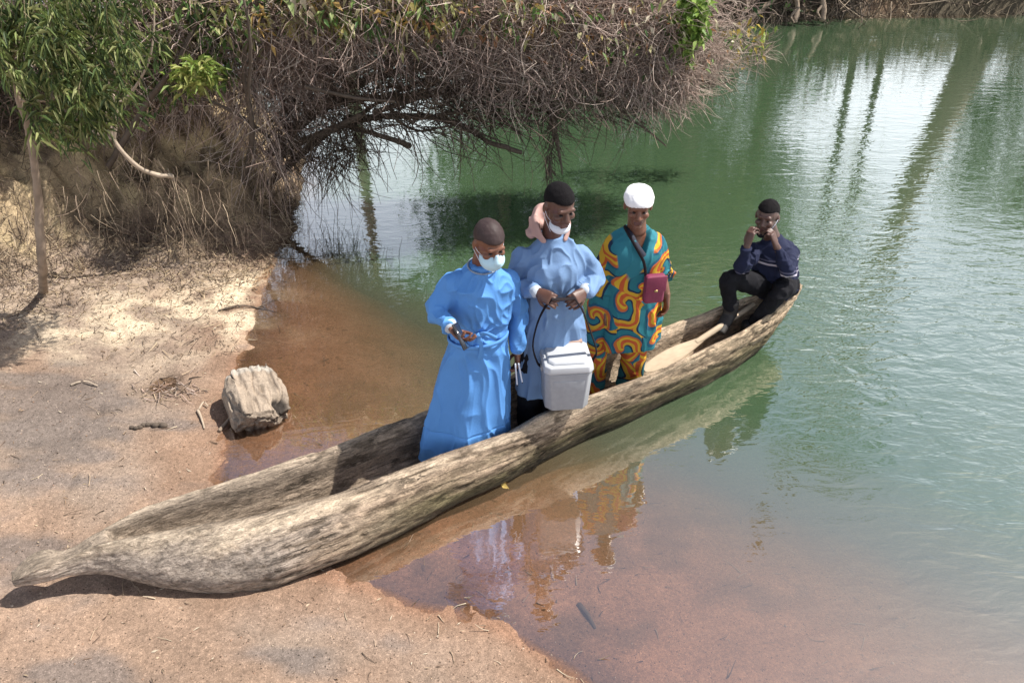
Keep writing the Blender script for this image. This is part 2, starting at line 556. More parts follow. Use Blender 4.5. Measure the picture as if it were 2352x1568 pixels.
r2 = NN.new('ShaderNodeMapRange'); r2.inputs[1].default_value = .3; r2.inputs[2].default_value = .7; r2.inputs[3].default_value = .7; r2.inputs[4].default_value = 1.3
LL.new(n4.outputs[0], r2.inputs[0])
# scattered pale and dark grains: one colour per cell, only in a few cells
sp = NN.new('ShaderNodeSeparateColor'); LL.new(n2.outputs['Color'], sp.inputs[0])
g1 = NN.new('ShaderNodeMapRange'); g1.inputs[1].default_value = .93; g1.inputs[2].default_value = .97; g1.inputs[3].default_value = 1; g1.inputs[4].default_value = 1.4
g2 = NN.new('ShaderNodeMapRange'); g2.inputs[1].default_value = .025; g2.inputs[2].default_value = .01; g2.inputs[3].default_value = 1; g2.inputs[4].default_value = .35
LL.new(sp.outputs[0], g1.inputs[0]); LL.new(sp.outputs[1], g2.inputs[0])
f = r1.outputs[0]
for o_ in (r2.outputs[0], g1.outputs[0], g2.outputs[0]):
    mm = NN.new('ShaderNodeMath'); mm.operation = 'MULTIPLY'; LL.new(f, mm.inputs[0]); LL.new(o_, mm.inputs[1]); f = mm.outputs[0]
vs = NN.new('ShaderNodeVectorMath'); vs.operation = 'SCALE'
LL.new(ca.outputs['Color'], vs.inputs[0]); LL.new(f, vs.inputs['Scale']); LL.new(vs.outputs[0], bs.inputs['Base Color'])
bs.inputs['Roughness'].default_value = .9; bs.inputs['Specular IOR Level'].default_value = .2
bp = NN.new('ShaderNodeBump'); bp.inputs['Distance'].default_value = .012; bp.inputs['Strength'].default_value = .8
LL.new(n1.outputs[0], bp.inputs['Height']); LL.new(bp.outputs[0], bs.inputs['Normal'])
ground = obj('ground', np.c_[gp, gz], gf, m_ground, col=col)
tag(ground, 'reddish sandy river bank sloping under the water, with pale dry sand below the bluff', kind='structure')

# ------------------------------------------------------------------ the river
wp, wf = grid(axis(-3, 6, .06, 320), axis(1.5, 9, .06, 320))
_, ws, wb, wfar = terrain(wp)
wd = np.maximum(-np.maximum(ws, wfar), 0) * shelf(wp)
depth = .11 * wd + .075 * wd * wd
W3 = np.c_[wp, np.zeros(len(wp))]
stern = np.array([2.6, 4.4])
rip = .16 + .84 * sstep(-.3, 1.8, (wp[:, 0] - .45 * (6.0 - wp[:, 1]) * (wp[:, 1] < 6)) + fbm(W3 * .5, 2, 71) * .9) * sstep(2.6, 4.2, wp[:, 1] + .25 * wp[:, 0])
_k = sstep(5.6, 8.2, wp[:, 1]); rip = rip * (1 - _k) + np.minimum(rip, .30 + .22 * fbm(W3 * .35, 2, 72)) * _k
m_water, nt, bs = new_mat('river_water')
NN, LL = nt.nodes, nt.links
NN.remove(bs)
tc = NN.new('ShaderNodeTexCoord')
da = NN.new('ShaderNodeAttribute'); da.attribute_name = 'depth'
ra = NN.new('ShaderNodeAttribute'); ra.attribute_name = 'rip'
def math_(op, a, b=None):
    m = NN.new('ShaderNodeMath'); m.operation = op
    for i_, x in enumerate((a, b)):
        if x is None: continue
        if isinstance(x, (int, float)): m.inputs[i_].default_value = x
        else: LL.new(x, m.inputs[i_])
    return m.outputs[0]
murk = math_('SUBTRACT', 1.0, math_('POWER', 2.718, math_('MULTIPLY', da.outputs['Fac'], -2.4)))
murk = math_('MINIMUM', murk, .985)
ramp = NN.new('ShaderNodeValToRGB')
LL.new(da.outputs['Fac'], ramp.inputs[0])
ramp.color_ramp.elements[0].position = .12; ramp.color_ramp.elements[0].color = (.30, .20, .11, 1)
ramp.color_ramp.elements[1].position = .75; ramp.color_ramp.elements[1].color = (.078, .138, .070, 1)
e = ramp.color_ramp.elements.new(.36); e.color = (.15, .165, .105, 1)
dif = NN.new('ShaderNodeBsdfDiffuse'); LL.new(ramp.outputs[0], dif.inputs[0])
tr = NN.new('ShaderNodeBsdfTransparent'); tr.inputs[0].default_value = (.93, .88, .82, 1)
body = NN.new('ShaderNodeMixShader'); LL.new(murk, body.inputs[0]); LL.new(tr.outputs[0], body.inputs[1]); LL.new(dif.outputs[0], body.inputs[2])
mp = NN.new('ShaderNodeMapping'); mp.inputs['Rotation'].default_value = (0, 0, rad(-24)); mp.inputs['Scale'].default_value = (1, 2.4, 1)
LL.new(tc.outputs['Object'], mp.inputs[0])
wa = NN.new('ShaderNodeTexNoise'); wa.inputs['Scale'].default_value = 3.2; wa.inputs['Detail'].default_value = 3; wa.inputs['Distortion'].default_value = .6
wb_ = NN.new('ShaderNodeTexNoise'); wb_.inputs['Scale'].default_value = 9.0; wb_.inputs['Detail'].default_value = 2; wb_.inputs['Distortion'].default_value = .4
LL.new(mp.outputs[0], wa.inputs['Vector']); LL.new(mp.outputs[0], wb_.inputs['Vector'])
hgt = math_('ADD', math_('MULTIPLY', wa.outputs[0], .013), math_('MULTIPLY', wb_.outputs[0], .0034))
hgt = math_('MULTIPLY', hgt, ra.outputs['Fac'])
bp = NN.new('ShaderNodeBump'); bp.inputs['Strength'].default_value = 1; bp.inputs['Distance'].default_value = 1
LL.new(hgt, bp.inputs['Height'])
fr = NN.new('ShaderNodeLayerWeight'); fr.inputs['Blend'].default_value = .5
LL.new(bp.outputs[0], fr.inputs['Normal'])
frs = math_('ADD', .33, math_('MULTIPLY', math_('POWER', fr.outputs['Facing'], 1.6), .63))
frs = math_('MULTIPLY', frs, math_('MINIMUM', math_('ADD', math_('MULTIPLY', da.outputs['Fac'], 140.0), .15), 1.0))
gl = NN.new('ShaderNodeBsdfGlossy'); gl.inputs['Roughness'].default_value = .015
LL.new(bp.outputs[0], gl.inputs['Normal'])
fin = NN.new('ShaderNodeMixShader'); LL.new(frs, fin.inputs[0]); LL.new(body.outputs[0], fin.inputs[1]); LL.new(gl.outputs[0], fin.inputs[2])
LL.new(fin.outputs[0], NN['Material Output'].inputs[0])
water = obj('water', np.c_[wp, np.zeros(len(wp))], wf, m_water, attrs=dict(depth=depth, rip=rip))
tag(water, 'green river water, clear over red sand near the bank', kind='structure')

def gz_at(x, y):
    z, *_ = terrain(np.array([[x, y]], float)); return float(z[0])
#@@CANOE
# ------------------------------------------------------------------ the dugout canoe
CB = np.array([-2.54, 2.63]); CU = np.array([.8719, .4897]); CN = np.array([.4897, -.8719])
def cpt(a, b, z): q = CB + CU * a + CN * b; return np.array([q[0], q[1], z])
def tab(xs, ys, x): return np.interp(x, xs, ys)
def smooth_tab(xs, ys, x, k=9):
    xx = np.linspace(xs[0], xs[-1], 400); yy = np.interp(xx, xs, ys)
    ker = np.hanning(k + 2)[1:-1]; ker /= ker.sum()
    yy = np.convolve(np.pad(yy, k // 2, mode='edge'), ker, 'valid')
    return np.interp(x, xx, yy)
def build_canoe():
    A = np.concatenate([np.linspace(0, .5, 50)[:-1], np.linspace(.5, 5.5, 420)])
    nb = smooth_tab([0, .03, .1, .17, .25, .33, .42, .78, 1.2, 1.64, 2.26, 2.69, 2.93, 3.33, 3.84, 4.25, 4.68, 5.09, 5.35, 5.46, 5.5],
                    [.022, .052, .067, .066, .047, .050, .072, .165, .275, .305, .295, .325, .318, .308, .29, .258, .215, .14, .065, .025, .0], A, 7)
    fb = smooth_tab([0, .03, .1, .17, .25, .33, .42, .67, .93, 1.3, 1.83, 2.33, 3.3, 4.22, 4.79, 5.15, 5.38, 5.5], [-.022, -.05, -.063, -.056, -.025, -.014, -.015, -.062, -.06, -.05, -.075, -.115, -.12, -.112, -.128, -.09, -.04, 0], A, 7)
    rimw = smooth_tab([0, .4, .8, 1.3, 2.2, 3.2, 5.5], [.0, .012, .045, .06, .05, .03, .012], A)
    bo = nb + rimw
    cw, cc = np.maximum((bo - fb) / 2, .008), (bo + fb) / 2
    zc = smooth_tab([0, .08, .18, .25, .42, .93, 1.3, 1.64, 2.3, 2.7, 2.93, 3.3, 3.8, 4.7, 5.1, 5.5], [.285, .33, .345, .318, .375, .385, .37, .35, .35, .36, .405, .40, .38, .39, .41, .45], A, 9)
    zb = smooth_tab([0, .08, .2, .42, .62, .85, 1.2, 2, 4.4, 4.8, 5.1, 5.35, 5.5], [.235, .205, .21, .17, .075, -.01, -.06, -.09, -.12, -.09, 0, .2, .40], A, 15)
    ph = np.radians(smooth_tab([0, .35, .7, 1.0, 2.0, 2.6, 3.2, 4, 5.5], [10, 14, 44, 52, 46, 36, 22, 12, 8], A, 21))
    zf = smooth_tab([0, .385, .50, .75, 1.15, 2, 4.6, 5.0, 5.25, 5.4, 5.5], [.6, .6, .27, .15, .075, .045, .06, .10, .22, .40, .6], A, 7)
    zf = np.minimum(zf, zc - .004)
    th = np.minimum(smooth_tab([0, .5, 1, 1.6, 2.4, 3.4, 4.6, 5.5], [.03, .035, .05, .06, .06, .055, .05, .04], A), cw * .45)
    no, ni = 84, 44
    sh = smooth_tab([0, .3, .6, .9, 1.6, 2.4, 3.2, 5.5], [0, .02, .14, .17, .11, .05, .0, .0], A, 21)
    rows = []
    for k in range(len(A)):
        p0 = ph[k]
        phi = np.linspace(p0, -math.pi - p0, no)
        w = cw[k] / math.cos(p0)
        h = (zc[k] - zb[k]) / (1 + math.sin(p0))
        zm = zb[k] + h
        e = .86
        b = cc[k] + w * np.sign(np.cos(phi)) * np.abs(np.cos(phi)) ** e
        z = zm + h * np.sign(np.sin(phi)) * np.abs(np.sin(phi)) ** 1.0
        b = b + sh[k] * np.clip((zc[k] - z) / max(zc[k] - zb[k], .05), 0, 1) * np.where(np.cos(phi) > -.3, 1, .35)
        psi = np.linspace(math.pi, 0, ni)
        fi = min(fb[k] + th[k] * .7, nb[k] - .002)
        wi = (nb[k] - fi) / 2
        b2 = (nb[k] + fi) / 2 + wi * np.sign(np.cos(psi)) * np.abs(np.cos(psi)) ** .55
        z2 = (zc[k] - .004) - (zc[k] - .004 - zf[k]) * np.abs(np.sin(psi)) ** .6
        rows.append(np.stack([np.full(no + ni, A[k]), np.r_[b, b2], np.r_[z, z2]], -1))
    G = np.array(rows)
    n = no + ni
    # adze marks, weathered grain and a worn, wavy rim
    fl = G.reshape(-1, 3)
    ang = np.tile(np.arange(n) / n, len(A))
    q = np.c_[fl[:, 0] * 1.0, fl[:, 1] * 4, fl[:, 2] * 4]
    wav = np.c_[fl[:, 0] * 1.6, ang * 3, ang * 0]
    dz = fbm(np.c_[fl[:, 0] * 2.3, ang * 1.5, ang * 0 + 3], 3, 81) * .016
    lump = fbm(q * 3.2, 3, 82) * .012
    grain = fbm(np.c_[fl[:, 0] * 3, fl[:, 1] * 36, fl[:, 2] * 36], 3, 83)
    crack = np.clip(np.abs(fbm(np.c_[fl[:, 0] * 1.5, fl[:, 1] * 17, fl[:, 2] * 17], 3, 84)) * 7, 0, 1) - 1
    calm = .35 + .65 * sstep(.7, 1.5, fl[:, 0])
    cen = np.repeat(np.stack([A, cc, (zc + zb) / 2], -1), n, 0)
    dirv = fl - cen; dirv[:, 0] = 0
    dirv /= np.linalg.norm(dirv, axis=1)[:, None] + 1e-6
    inner = np.tile(np.arange(n) >= no, len(A))
    amp = (lump + grain * .009 * calm + crack * .011 * calm) * np.where(inner, -.6, 1) * np.repeat(sstep(0, .3, cw / .1), n)
    fl = fl + dirv * amp[:, None]
    fl[:, 2] += dz * sstep(.1, .35, fl[:, 2]) * np.repeat(sstep(.3, 1, A), n)
    V = np.array([CB + CU * f_[0] + CN * f_[1] for f_ in fl]); V = np.c_[V, fl[:, 2]]
    K = len(A)
    i = np.arange(K - 1)[:, None] * n; j = np.arange(n)[None, :]; j2 = (j + 1) % n
    F = np.stack([i + j, i + n + j, i + n + j2, i + j2], -1).reshape(-1, 4)
    V = np.concatenate([V, [V[:n].mean(0)], [V[(K - 1) * n:K * n].mean(0)]])
    jj = np.arange(n)
    t = np.concatenate([np.stack([np.full(n, K * n), jj, (jj + 1) % n], -1), np.stack([np.full(n, K * n + 1), (K - 1) * n + (jj + 1) % n, (K - 1) * n + jj], -1)])
    # colour: grey silvered bow, tan barky middle, moss, wet and painted underside shade towards the waterline
    a_, z_ = fl[:, 0], fl[:, 2]
    nn = fbm(np.c_[a_ * 2, fl[:, 1] * 14, fl[:, 2] * 14], 4, 85)
    base = np.tile(np.array([.40, .30, .215]), (len(fl), 1))
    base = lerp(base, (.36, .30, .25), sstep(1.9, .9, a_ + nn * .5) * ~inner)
    base = lerp(base, (.52, .42, .31), sstep(.28, .36, z_ + nn * .05) * .7 * ~inner)  # sunlight on the upper hull painted as a lighter tone
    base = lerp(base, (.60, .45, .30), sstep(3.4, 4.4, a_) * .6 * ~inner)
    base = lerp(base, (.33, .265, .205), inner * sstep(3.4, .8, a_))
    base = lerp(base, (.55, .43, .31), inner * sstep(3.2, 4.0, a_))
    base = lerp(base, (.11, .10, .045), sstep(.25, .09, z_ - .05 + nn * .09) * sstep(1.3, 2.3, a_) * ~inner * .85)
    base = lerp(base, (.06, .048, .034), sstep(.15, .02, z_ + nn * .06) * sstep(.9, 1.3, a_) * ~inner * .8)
    base = lerp(base, (.13, .095, .065), sstep(-.25, -.75, crack) * .75 * np.where(inner, .6, 1) * sstep(.5, 1.3, a_))
    base *= (1 + .22 * nn + .22 * grain)[:, None]
    base = np.concatenate([base, base[:1], base[-1:]])
    return V, [F, t], base
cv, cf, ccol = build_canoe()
m_wood = mat('weathered_wood', (1, 1, 1), .85, .16, 14, .005, 60, vcol=True, spec=.25, fine=(90, .2))
def mat_hull():
    m = mat('hewn_hull_wood', (1, 1, 1), .85, .16, 14, 0, vcol=True, spec=.2, fine=(90, .2))
    nt = m.node_tree; N, L = nt.nodes, nt.links; b = N['Principled BSDF']
    t = N.new('ShaderNodeTexCoord'); a = N.new('ShaderNodeMapping'); a.inputs['Rotation'].default_value = (0, 0, -math.atan2(CU[1], CU[0]))
    c = N.new('ShaderNodeMapping'); c.inputs['Scale'].default_value = (4.5, 40, 40)
    L.new(t.outputs['Object'], a.inputs[0]); L.new(a.outputs[0], c.inputs[0])
    n = N.new('ShaderNodeTexNoise'); n.inputs['Scale'].default_value = 1.4; n.inputs['Detail'].default_value = 10; n.inputs['Roughness'].default_value = .75; n.inputs['Distortion'].default_value = .5
    L.new(c.outputs[0], n.inputs['Vector'])
    r = N.new('ShaderNodeMapRange'); r.inputs[1].default_value = .36; r.inputs[2].default_value = .56; r.inputs[3].default_value = .62; r.inputs[4].default_value = 1.12
    L.new(n.outputs[0], r.inputs[0])
    old = b.inputs['Base Color'].links[0].from_socket
    v = N.new('ShaderNodeVectorMath'); v.operation = 'SCALE'; L.new(old, v.inputs[0]); L.new(r.outputs[0], v.inputs['Scale']); L.new(v.outputs[0], b.inputs['Base Color'])
    d = N.new('ShaderNodeMapping'); d.inputs['Scale'].default_value = (14, 40, 40); L.new(a.outputs[0], d.inputs[0])
    k = N.new('ShaderNodeTexNoise'); k.inputs['Scale'].default_value = 1.0; k.inputs['Detail'].default_value = 9; k.inputs['Roughness'].default_value = .7; k.inputs['Distortion'].default_value = .8
    L.new(d.outputs[0], k.inputs['Vector'])
    r2 = N.new('ShaderNodeMapRange'); r2.inputs[1].default_value = .36; r2.inputs[2].default_value = .6; r2.inputs[3].default_value = .55; r2.inputs[4].default_value = 1.2
    L.new(k.outputs[0], r2.inputs[0])
    v2 = N.new('ShaderNodeVectorMath'); v2.operation = 'SCALE'; L.new(v.outputs[0], v2.inputs[0]); L.new(r2.outputs[0], v2.inputs['Scale']); L.new(v2.outputs[0], b.inputs['Base Color'])
    e = N.new('ShaderNodeMapping'); e.inputs['Scale'].default_value = (.75, 17, 17); L.new(a.outputs[0], e.inputs[0])
    mxv = N.new('ShaderNodeMix'); mxv.data_type = 'VECTOR'; mxv.inputs[0].default_value = .38; L.new(e.outputs[0], mxv.inputs[4]); L.new(k.outputs['Color'], mxv.inputs[5])
    w = N.new('ShaderNodeTexVoronoi'); w.feature = 'DISTANCE_TO_EDGE'; w.inputs['Scale'].default_value = 1.5; L.new(mxv.outputs[1], w.inputs['Vector'])
    r3 = N.new('ShaderNodeMapRange'); r3.inputs[1].default_value = .0; r3.inputs[2].default_value = .045; r3.inputs[3].default_value = .0; r3.inputs[4].default_value = 1.0; L.new(w.outputs['Distance'], r3.inputs[0])
    # the cracks come and go along the log
    lo = N.new('ShaderNodeTexNoise'); lo.inputs['Scale'].default_value = 3.5; lo.inputs['Detail'].default_value = 3; L.new(a.outputs[0], lo.inputs['Vector'])
    r4 = N.new('ShaderNodeMapRange'); r4.inputs[1].default_value = .42; r4.inputs[2].default_value = .62; r4.inputs[3].default_value = 1.0; r4.inputs[4].default_value = .35; L.new(lo.outputs[0], r4.inputs[0])
    sxa = N.new('ShaderNodeSeparateXYZ'); L.new(a.outputs[0], sxa.inputs[0])
    r5 = N.new('ShaderNodeMapRange'); r5.inputs[1].default_value = -1.0; r5.inputs[2].default_value = -1.6; L.new(sxa.outputs[0], r5.inputs[0])
    mx5 = N.new('ShaderNodeMath'); mx5.operation = 'MAXIMUM'; L.new(r4.outputs[0], mx5.inputs[0]); L.new(r5.outputs[0], mx5.inputs[1]); r4 = mx5
    mxx = N.new('ShaderNodeMath'); mxx.operation = 'MAXIMUM'; L.new(r3.outputs[0], mxx.inputs[0]); L.new(r4.outputs[0], mxx.inputs[1]); r3 = mxx
    v3 = N.new('ShaderNodeVectorMath'); v3.operation = 'SCALE'; L.new(v2.outputs[0], v3.inputs[0]); L.new(r3.outputs[0], v3.inputs['Scale']); L.new(v3.outputs[0], b.inputs['Base Color'])
    p0 = N.new('ShaderNodeBump'); p0.inputs['Distance'].default_value = .012; L.new(r3.outputs[0], p0.inputs['Height'])
    p = N.new('ShaderNodeBump'); p.inputs['Distance'].default_value = .006; L.new(n.outputs[0], p.inputs['Height']); L.new(p0.outputs[0], p.inputs['Normal'])
    p2 = N.new('ShaderNodeBump'); p2.inputs['Distance'].default_value = .022; L.new(k.outputs[0], p2.inputs['Height']); L.new(p.outputs[0], p2.inputs['Normal']); L.new(p2.outputs[0], b.inputs['Normal'])
    return m
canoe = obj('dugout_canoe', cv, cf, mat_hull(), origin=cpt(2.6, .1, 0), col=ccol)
tag(canoe, 'long weathered dugout canoe hewn from one log, bow with a rounded knob on the sand', 'canoe')

#@@PEOPLE
# ------------------------------------------------------------------ people
def mat_skin(name, c):
    m = mat(name, c, .42, .16, 30, .0008, 300, spec=.5)
    m.node_tree.nodes['Principled BSDF'].inputs['Subsurface Weight'].default_value = .0
    return m
SKIN = [mat_skin('skin_brown', (.145, .058, .032)), mat_skin('skin_deep', (.09, .040, .027)), mat_skin('skin_warm', (.15, .06, .034)), mat_skin('skin_dark', (.085, .042, .032))]
m_hair = mat('black_hair', (.008, .007, .008), .9, .3, 120, .003, 200, spec=.12)
m_stub = mat('stubble_hair', (.038, .024, .024), .6, .2, 120, .001, 300, spec=.3)
m_eye = mat('eye', (.02, .012, .01), .2, .05)
m_lip = mat('lips', (.095, .036, .032), .45, .1)

def frame(f, roll=0):
    f = unit(f); r = unit(np.cross(f, (0, 0, 1))); u = np.cross(r, f)
    return np.stack([-r, f, u], 1)        # columns: the person's left, forward, up

def head_parts(c, M, k=1.0):
    g = lambda *p: arr(c) + M @ (arr(p) * k)
    E = lambda p, r: ell(g(*p), arr(r) * k, M)
    C = lambda a, b, r0, r1: cap(g(*a), g(*b), r0 * k, r1 * k, 10)
    P = [E((0, -.014, .027), (.076, .098, .090)), E((0, .030, -.035), (.062, .064, .084)), E((0, .045, -.085), (.044, .042, .036)),
         C((0, .088, .010), (0, .106, -.024), .011, .017), E((.013, .097, -.031), (.012, .012, .010)), E((-.013, .097, -.031), (.012, .012, .010)),
         C((-.038, .078, .030), (.038, .078, .030), .013, .013), E((.040, .066, -.022), (.025, .023, .022)), E((-.040, .066, -.022), (.025, .023, .022)),
         C((-.018, .0905, -.058), (.018, .0905, -.058), .009, .009), C((-.015, .0885, -.073), (.015, .0885, -.073), .0095, .0095),
         E((0, .075, -.103), (.026, .022, .019)), E((.079, -.012, -.010), (.011, .022, .034)), E((-.079, -.012, -.010), (.011, .022, .034))]
    return P, g

def hand_parts(w, d, n, thumb, curl=(.35, .5, .4), k=1.0, spread=.10):
    """w wrist, d towards the fingers, n out of the palm, thumb +1/-1 = which side"""
    w, d = arr(w), unit(d); n = unit(arr(n) - d * np.dot(n, d)); s = np.cross(d, n) * thumb
    P = [loft([w - d * .02 * k, w + d * .02 * k, w + d * .06 * k, w + d * .092 * k], [(.026 * k, .022 * k), (.032 * k, .019 * k), (.041 * k, .016 * k), (.040 * k, .013 * k)], side=s, n=16, sub=2, capk=.5)]
    for i, (off, ln) in enumerate(((.030, .92), (.0105, 1.03), (-.010, .97), (-.029, .76))):
        p = w + d * (.088 - .010 * (i == 3)) * k + s * off * k
        ang, dd = 0, unit(d + s * off * spread / .03)
        for L, a, r in zip((.044, .027, .022), curl, (.0092, .0084, .0074)):
            ang += a * (1 + .06 * i)
            q = p + (dd * math.cos(ang) + n * math.sin(ang)) * L * ln * k
            P.append(cap(p, q, r * k, r * .92 * k, 8)); p = q
    b = w + d * .026 * k + s * .026 * k
    t1 = b + unit(d * .62 + s * .6 + n * .45) * .040 * k
    t2 = t1 + unit(d * .80 + s * .12 + n * .5) * .030 * k
    t3 = t2 + unit(d * .85 - s * .15 + n * .5) * .024 * k
    P += [cap(b, t1, .0145 * k, .0115 * k, 8), cap(t1, t2, .011 * k, .0098 * k, 8), cap(t2, t3, .0095 * k, .008 * k, 8)]
    return P

def clamp_cap(c, M, cen, r, zb, n=80, m=56, crease=.012):
    """a cap of hair or cloth over the skull: everything under the line zb(x, y) is pulled up to it"""
    V, F = ell(cen, r, None, n, m)
    lim = zb(V[:, 0], V[:, 1])
    low = V[:, 2] < lim
    V[low, 2] = lim[low]
    V[low, :2] *= .93
    V[~low] *= (1 + .022 * fbm(V[~low] * 55 + cen[1], 3, 61) + crease * fbm(V[~low] * 14, 2, 62))[:, None]
    return V @ M.T + arr(c), F

def person(label, pose, skin, face_k=1.0, lips=True, voxel=.0047):
    """pose: head centre + facing, neck, shoulders, elbows, wrists, hands, hips, knees, feet -> body mesh (the top-level object)"""
    J = {k: (arr(v) if not isinstance(v, (tuple, dict)) or isinstance(v, Vector) else v) for k, v in pose.items()}
    M = frame(pose['face']); c = J['head']
    P, g = head_parts(c, M, face_k)
    side = unit(J['sl'] - J['sr'])
    chest = (J['sl'] + J['sr']) / 2
    pel = (J['hl'] + J['hr']) / 2
    P.append(loft([J['neck'], (J['neck'] + g(0, -.03, -.06)) / 2, g(0, -.02, -.05)], [.062, .056, .058], n=18, sub=3))
    mid = (chest + pel) / 2
    P.append(loft([pel, mid, chest - (chest - pel) * .22, J['neck'] - arr((0, 0, .03))], [(.135, .10), (.115, .085), (.13, .09), (.07, .05)], side=side, n=24))
    for s in 'lr':
        S_, E_, W_ = J['s' + s], J['e' + s], J['w' + s]
        P.append(loft([chest * .5 + S_ * .5, S_, (S_ + E_) / 2, E_, E_ * .6 + W_ * .4, W_], [.05, .048, .043, .037, .036, .024], n=16, sub=3))
        d, n, th, curl = pose['hand' + s]
        P += hand_parts(W_, d, n, th, curl, pose.get('hk', 1.0))
        H_, K_, A_ = J['h' + s], J['k' + s], J['f' + s]
        P.append(loft([H_, (H_ + K_) / 2, K_, K_ * .65 + A_ * .35, A_], [.082, .07, .052, .05, .035], n=16, sub=3))
        td = arr(pose.get('toe' + s, pose.get('toe', (0, -1, 0))))
        P.append(loft([A_ - td * .05 - arr((0, 0, .035)), A_ + td * .05 - arr((0, 0, .04)), A_ + td * .15 - arr((0, 0, .055))], [(.034, .034), (.042, .032), (.038, .018)], side=np.cross(td, (0, 0, 1)), n=14))
    V, N_, F = fuse(P, voxel, 3)
    base = arr(pose['base'])
    body = tag(obj('person', V, F, skin, origin=base), label, 'person')
    for sx in (1, -1):
        Ve, Fe = ell(g(.030 * sx, .0795, .0035), arr((.0110, .011, .0062)) * face_k, M, 14, 10)
        obj('eye', Ve, Fe, m_eye, body, origin=g(.030 * sx, .0795, .0035))
    if lips:
        Vl, Fl = merge(cap(g(-.018, .0935, -.059), g(.018, .0935, -.059), .0075, .0075, 8), cap(g(-.015, .0915, -.0725), g(.015, .0915, -.0725), .0085, .0085, 8))
        obj('lips', Vl, Fl, m_lip, body, origin=g(0, .09, -.065))
    return body, g, M

def cloth(name, parts, m, parent, voxel=.0065, smooth=3, wr=None, col=None):
    V, N_, F = fuse(parts, voxel, smooth)
    if wr is not None:
        V = V + N_ * wr(V)[:, None]
    o = obj(name, V, F, m, parent, origin=world_loc(parent), col=None)
    return o

def wrinkles(amp, sc, seed, pull=None):
    """ridged creases stretched along z by default; sc = frequency per axis"""
    def f(V):
        q = V * arr(sc)
        q = q + .35 * np.c_[vnoise(V * 4, seed + 7), vnoise(V * 4, seed + 8), vnoise(V * 4, seed + 9)]
        r = (1 - np.abs(vnoise(q, seed)) * 1.6).clip(0, 1) ** 2 * 2 - 1
        r2 = (1 - np.abs(vnoise(q * 1.9 + 5, seed + 3)) * 1.6).clip(0, 1) ** 2 * 2 - 1
        return amp * (r * .6 + r2 * .4)
    return f

def mid_(a, b, t=.5): return arr(a) * (1 - t) + arr(b) * t

m_gown = mat('blue_gown_cloth', (.09, .255, .585), .75, .06, 6, .0012, 90, spec=.25)
m_gown2 = mat('pale_blue_gown_cloth', (.145, .24, .41), .75, .06, 6, .0012, 90, spec=.25)
m_cuff = mat('pale_knit_cuff', (.42, .47, .53), .85, .1)
m_bind = mat('grey_neck_binding', (.22, .27, .34), .8, .1)
m_mask = mat('pale_blue_mask', (.42, .62, .74), .8, .06)
m_maskw = mat('white_mask', (.62, .66, .74), .8, .05)
m_dark = mat('black_trousers', (.014, .015, .02), .95, .3, 20, .002, 60, spec=.1)
m_pink = mat('pink_hood_cloth', (.44, .28, .25), .85, .15, 12, .002, 60)
m_shoe = mat('dark_shoe', (.025, .022, .02), .6, .2)

FL = .075           # canoe floor under the feet
def feet_of(x, y, face, gap=.13):
    f = unit((face[0], face[1], 0)); l = np.array([-f[1], f[0], 0])
    return arr((x, y, FL + .07)) + l * gap / 2, arr((x, y, FL + .07)) - l * gap / 2, f, l

# --- man in the bright blue gown, looking down at his phone
F1 = (.42, -.82, -.42)
fl_, fr_, ff, lf = feet_of(-.22, 3.83, (.3, -.95))
p1 = dict(base=(-.22, 3.83, FL), head=ay(1124, 556, 3.73), face=F1, neck=ay(1108, 607, 3.83),
          sr=ay(1042, 650, 3.77), sl=ay(1164, 643, 3.88), er=ay(1003, 712, 3.70), el=ay(1192, 716, 3.93), wr=ay(1036, 752, 3.56), wl=ay(1188, 806, 3.86),
          handr=(ay(1056, 775, 3.50) - ay(1036, 752, 3.56), (.5, .2, .75), -1, (.5, .6, .4)),
          handl=((0, -.12, -1), (-1, -.2, 0), 1, (.45, .7, .6)),
          hl=arr((-.20, 3.84, .93)) + lf * .09, hr=arr((-.20, 3.84, .93)) - lf * .09, kl=fl_ + arr((0, -.02, .42)), kr=fr_ + arr((0, -.02, .42)), fl=fl_, fr=fr_, toe=ff)
man1, g1_, M1 = person('man in a bright blue surgical gown and face mask looking down at a phone', p1, SKIN[0], 1.0, lips=False)
def fold1(th, s):
    a = .095 * (1 - sstep(.0, .5, np.array([s]))[0]) + .012
    return 1 + a * (1 - 1.7 * np.abs(np.sin(th * 2.5 + 1.1 + s * .6)) + .45 * np.sin(th * 7 + 2.0 - s) + .2 * np.sin(th * 13 + 2 * s)) * .75 + .012 * np.sin(th * 4 + 7 * s)
ax = lambda u, v, Y: arr(ay(u, v, Y))
gP = [loft([ax(1068, 1032, 3.80), ax(1076, 960, 3.81), ax(1088, 860, 3.81), ax(1100, 765, 3.81), ax(1104, 690, 3.81), ax(1108, 652, 3.81), ax(1109, 626, 3.815), ax(1109, 606, 3.82)],
           [(.305, .22), (.275, .20), (.22, .17), (.172, .138), (.19, .14), (.185, .125), (.135, .095), (.085, .078)], side=lf, n=72, sub=6, fold=fold1, capk=.2)]
for s in 'rl':
    S_, E_, W_ = arr(p1['s' + s]), arr(p1['e' + s]), arr(p1['w' + s])
    gP.append(loft([mid_(ax(1108, 640, 3.82), S_, .6), S_, mid_(S_, E_), E_, mid_(E_, W_, .55), mid_(E_, W_, .93)], [.064, .068, .066, .062, .056, .048], n=28, sub=5,
                   fold=lambda th, q: 1 + .05 * np.sin(th * 3 + 14 * q) + .04 * np.sin(22 * q + th)))
w1a, w1b = wrinkles(.013, (8, 8, 5.0), 201), wrinkles(.013, (9, 9, 1.1), 205)
def w1(V):
    k = sstep(.98, .86, V[:, 2]); return w1a(V) * (1 - k) + w1b(V) * k
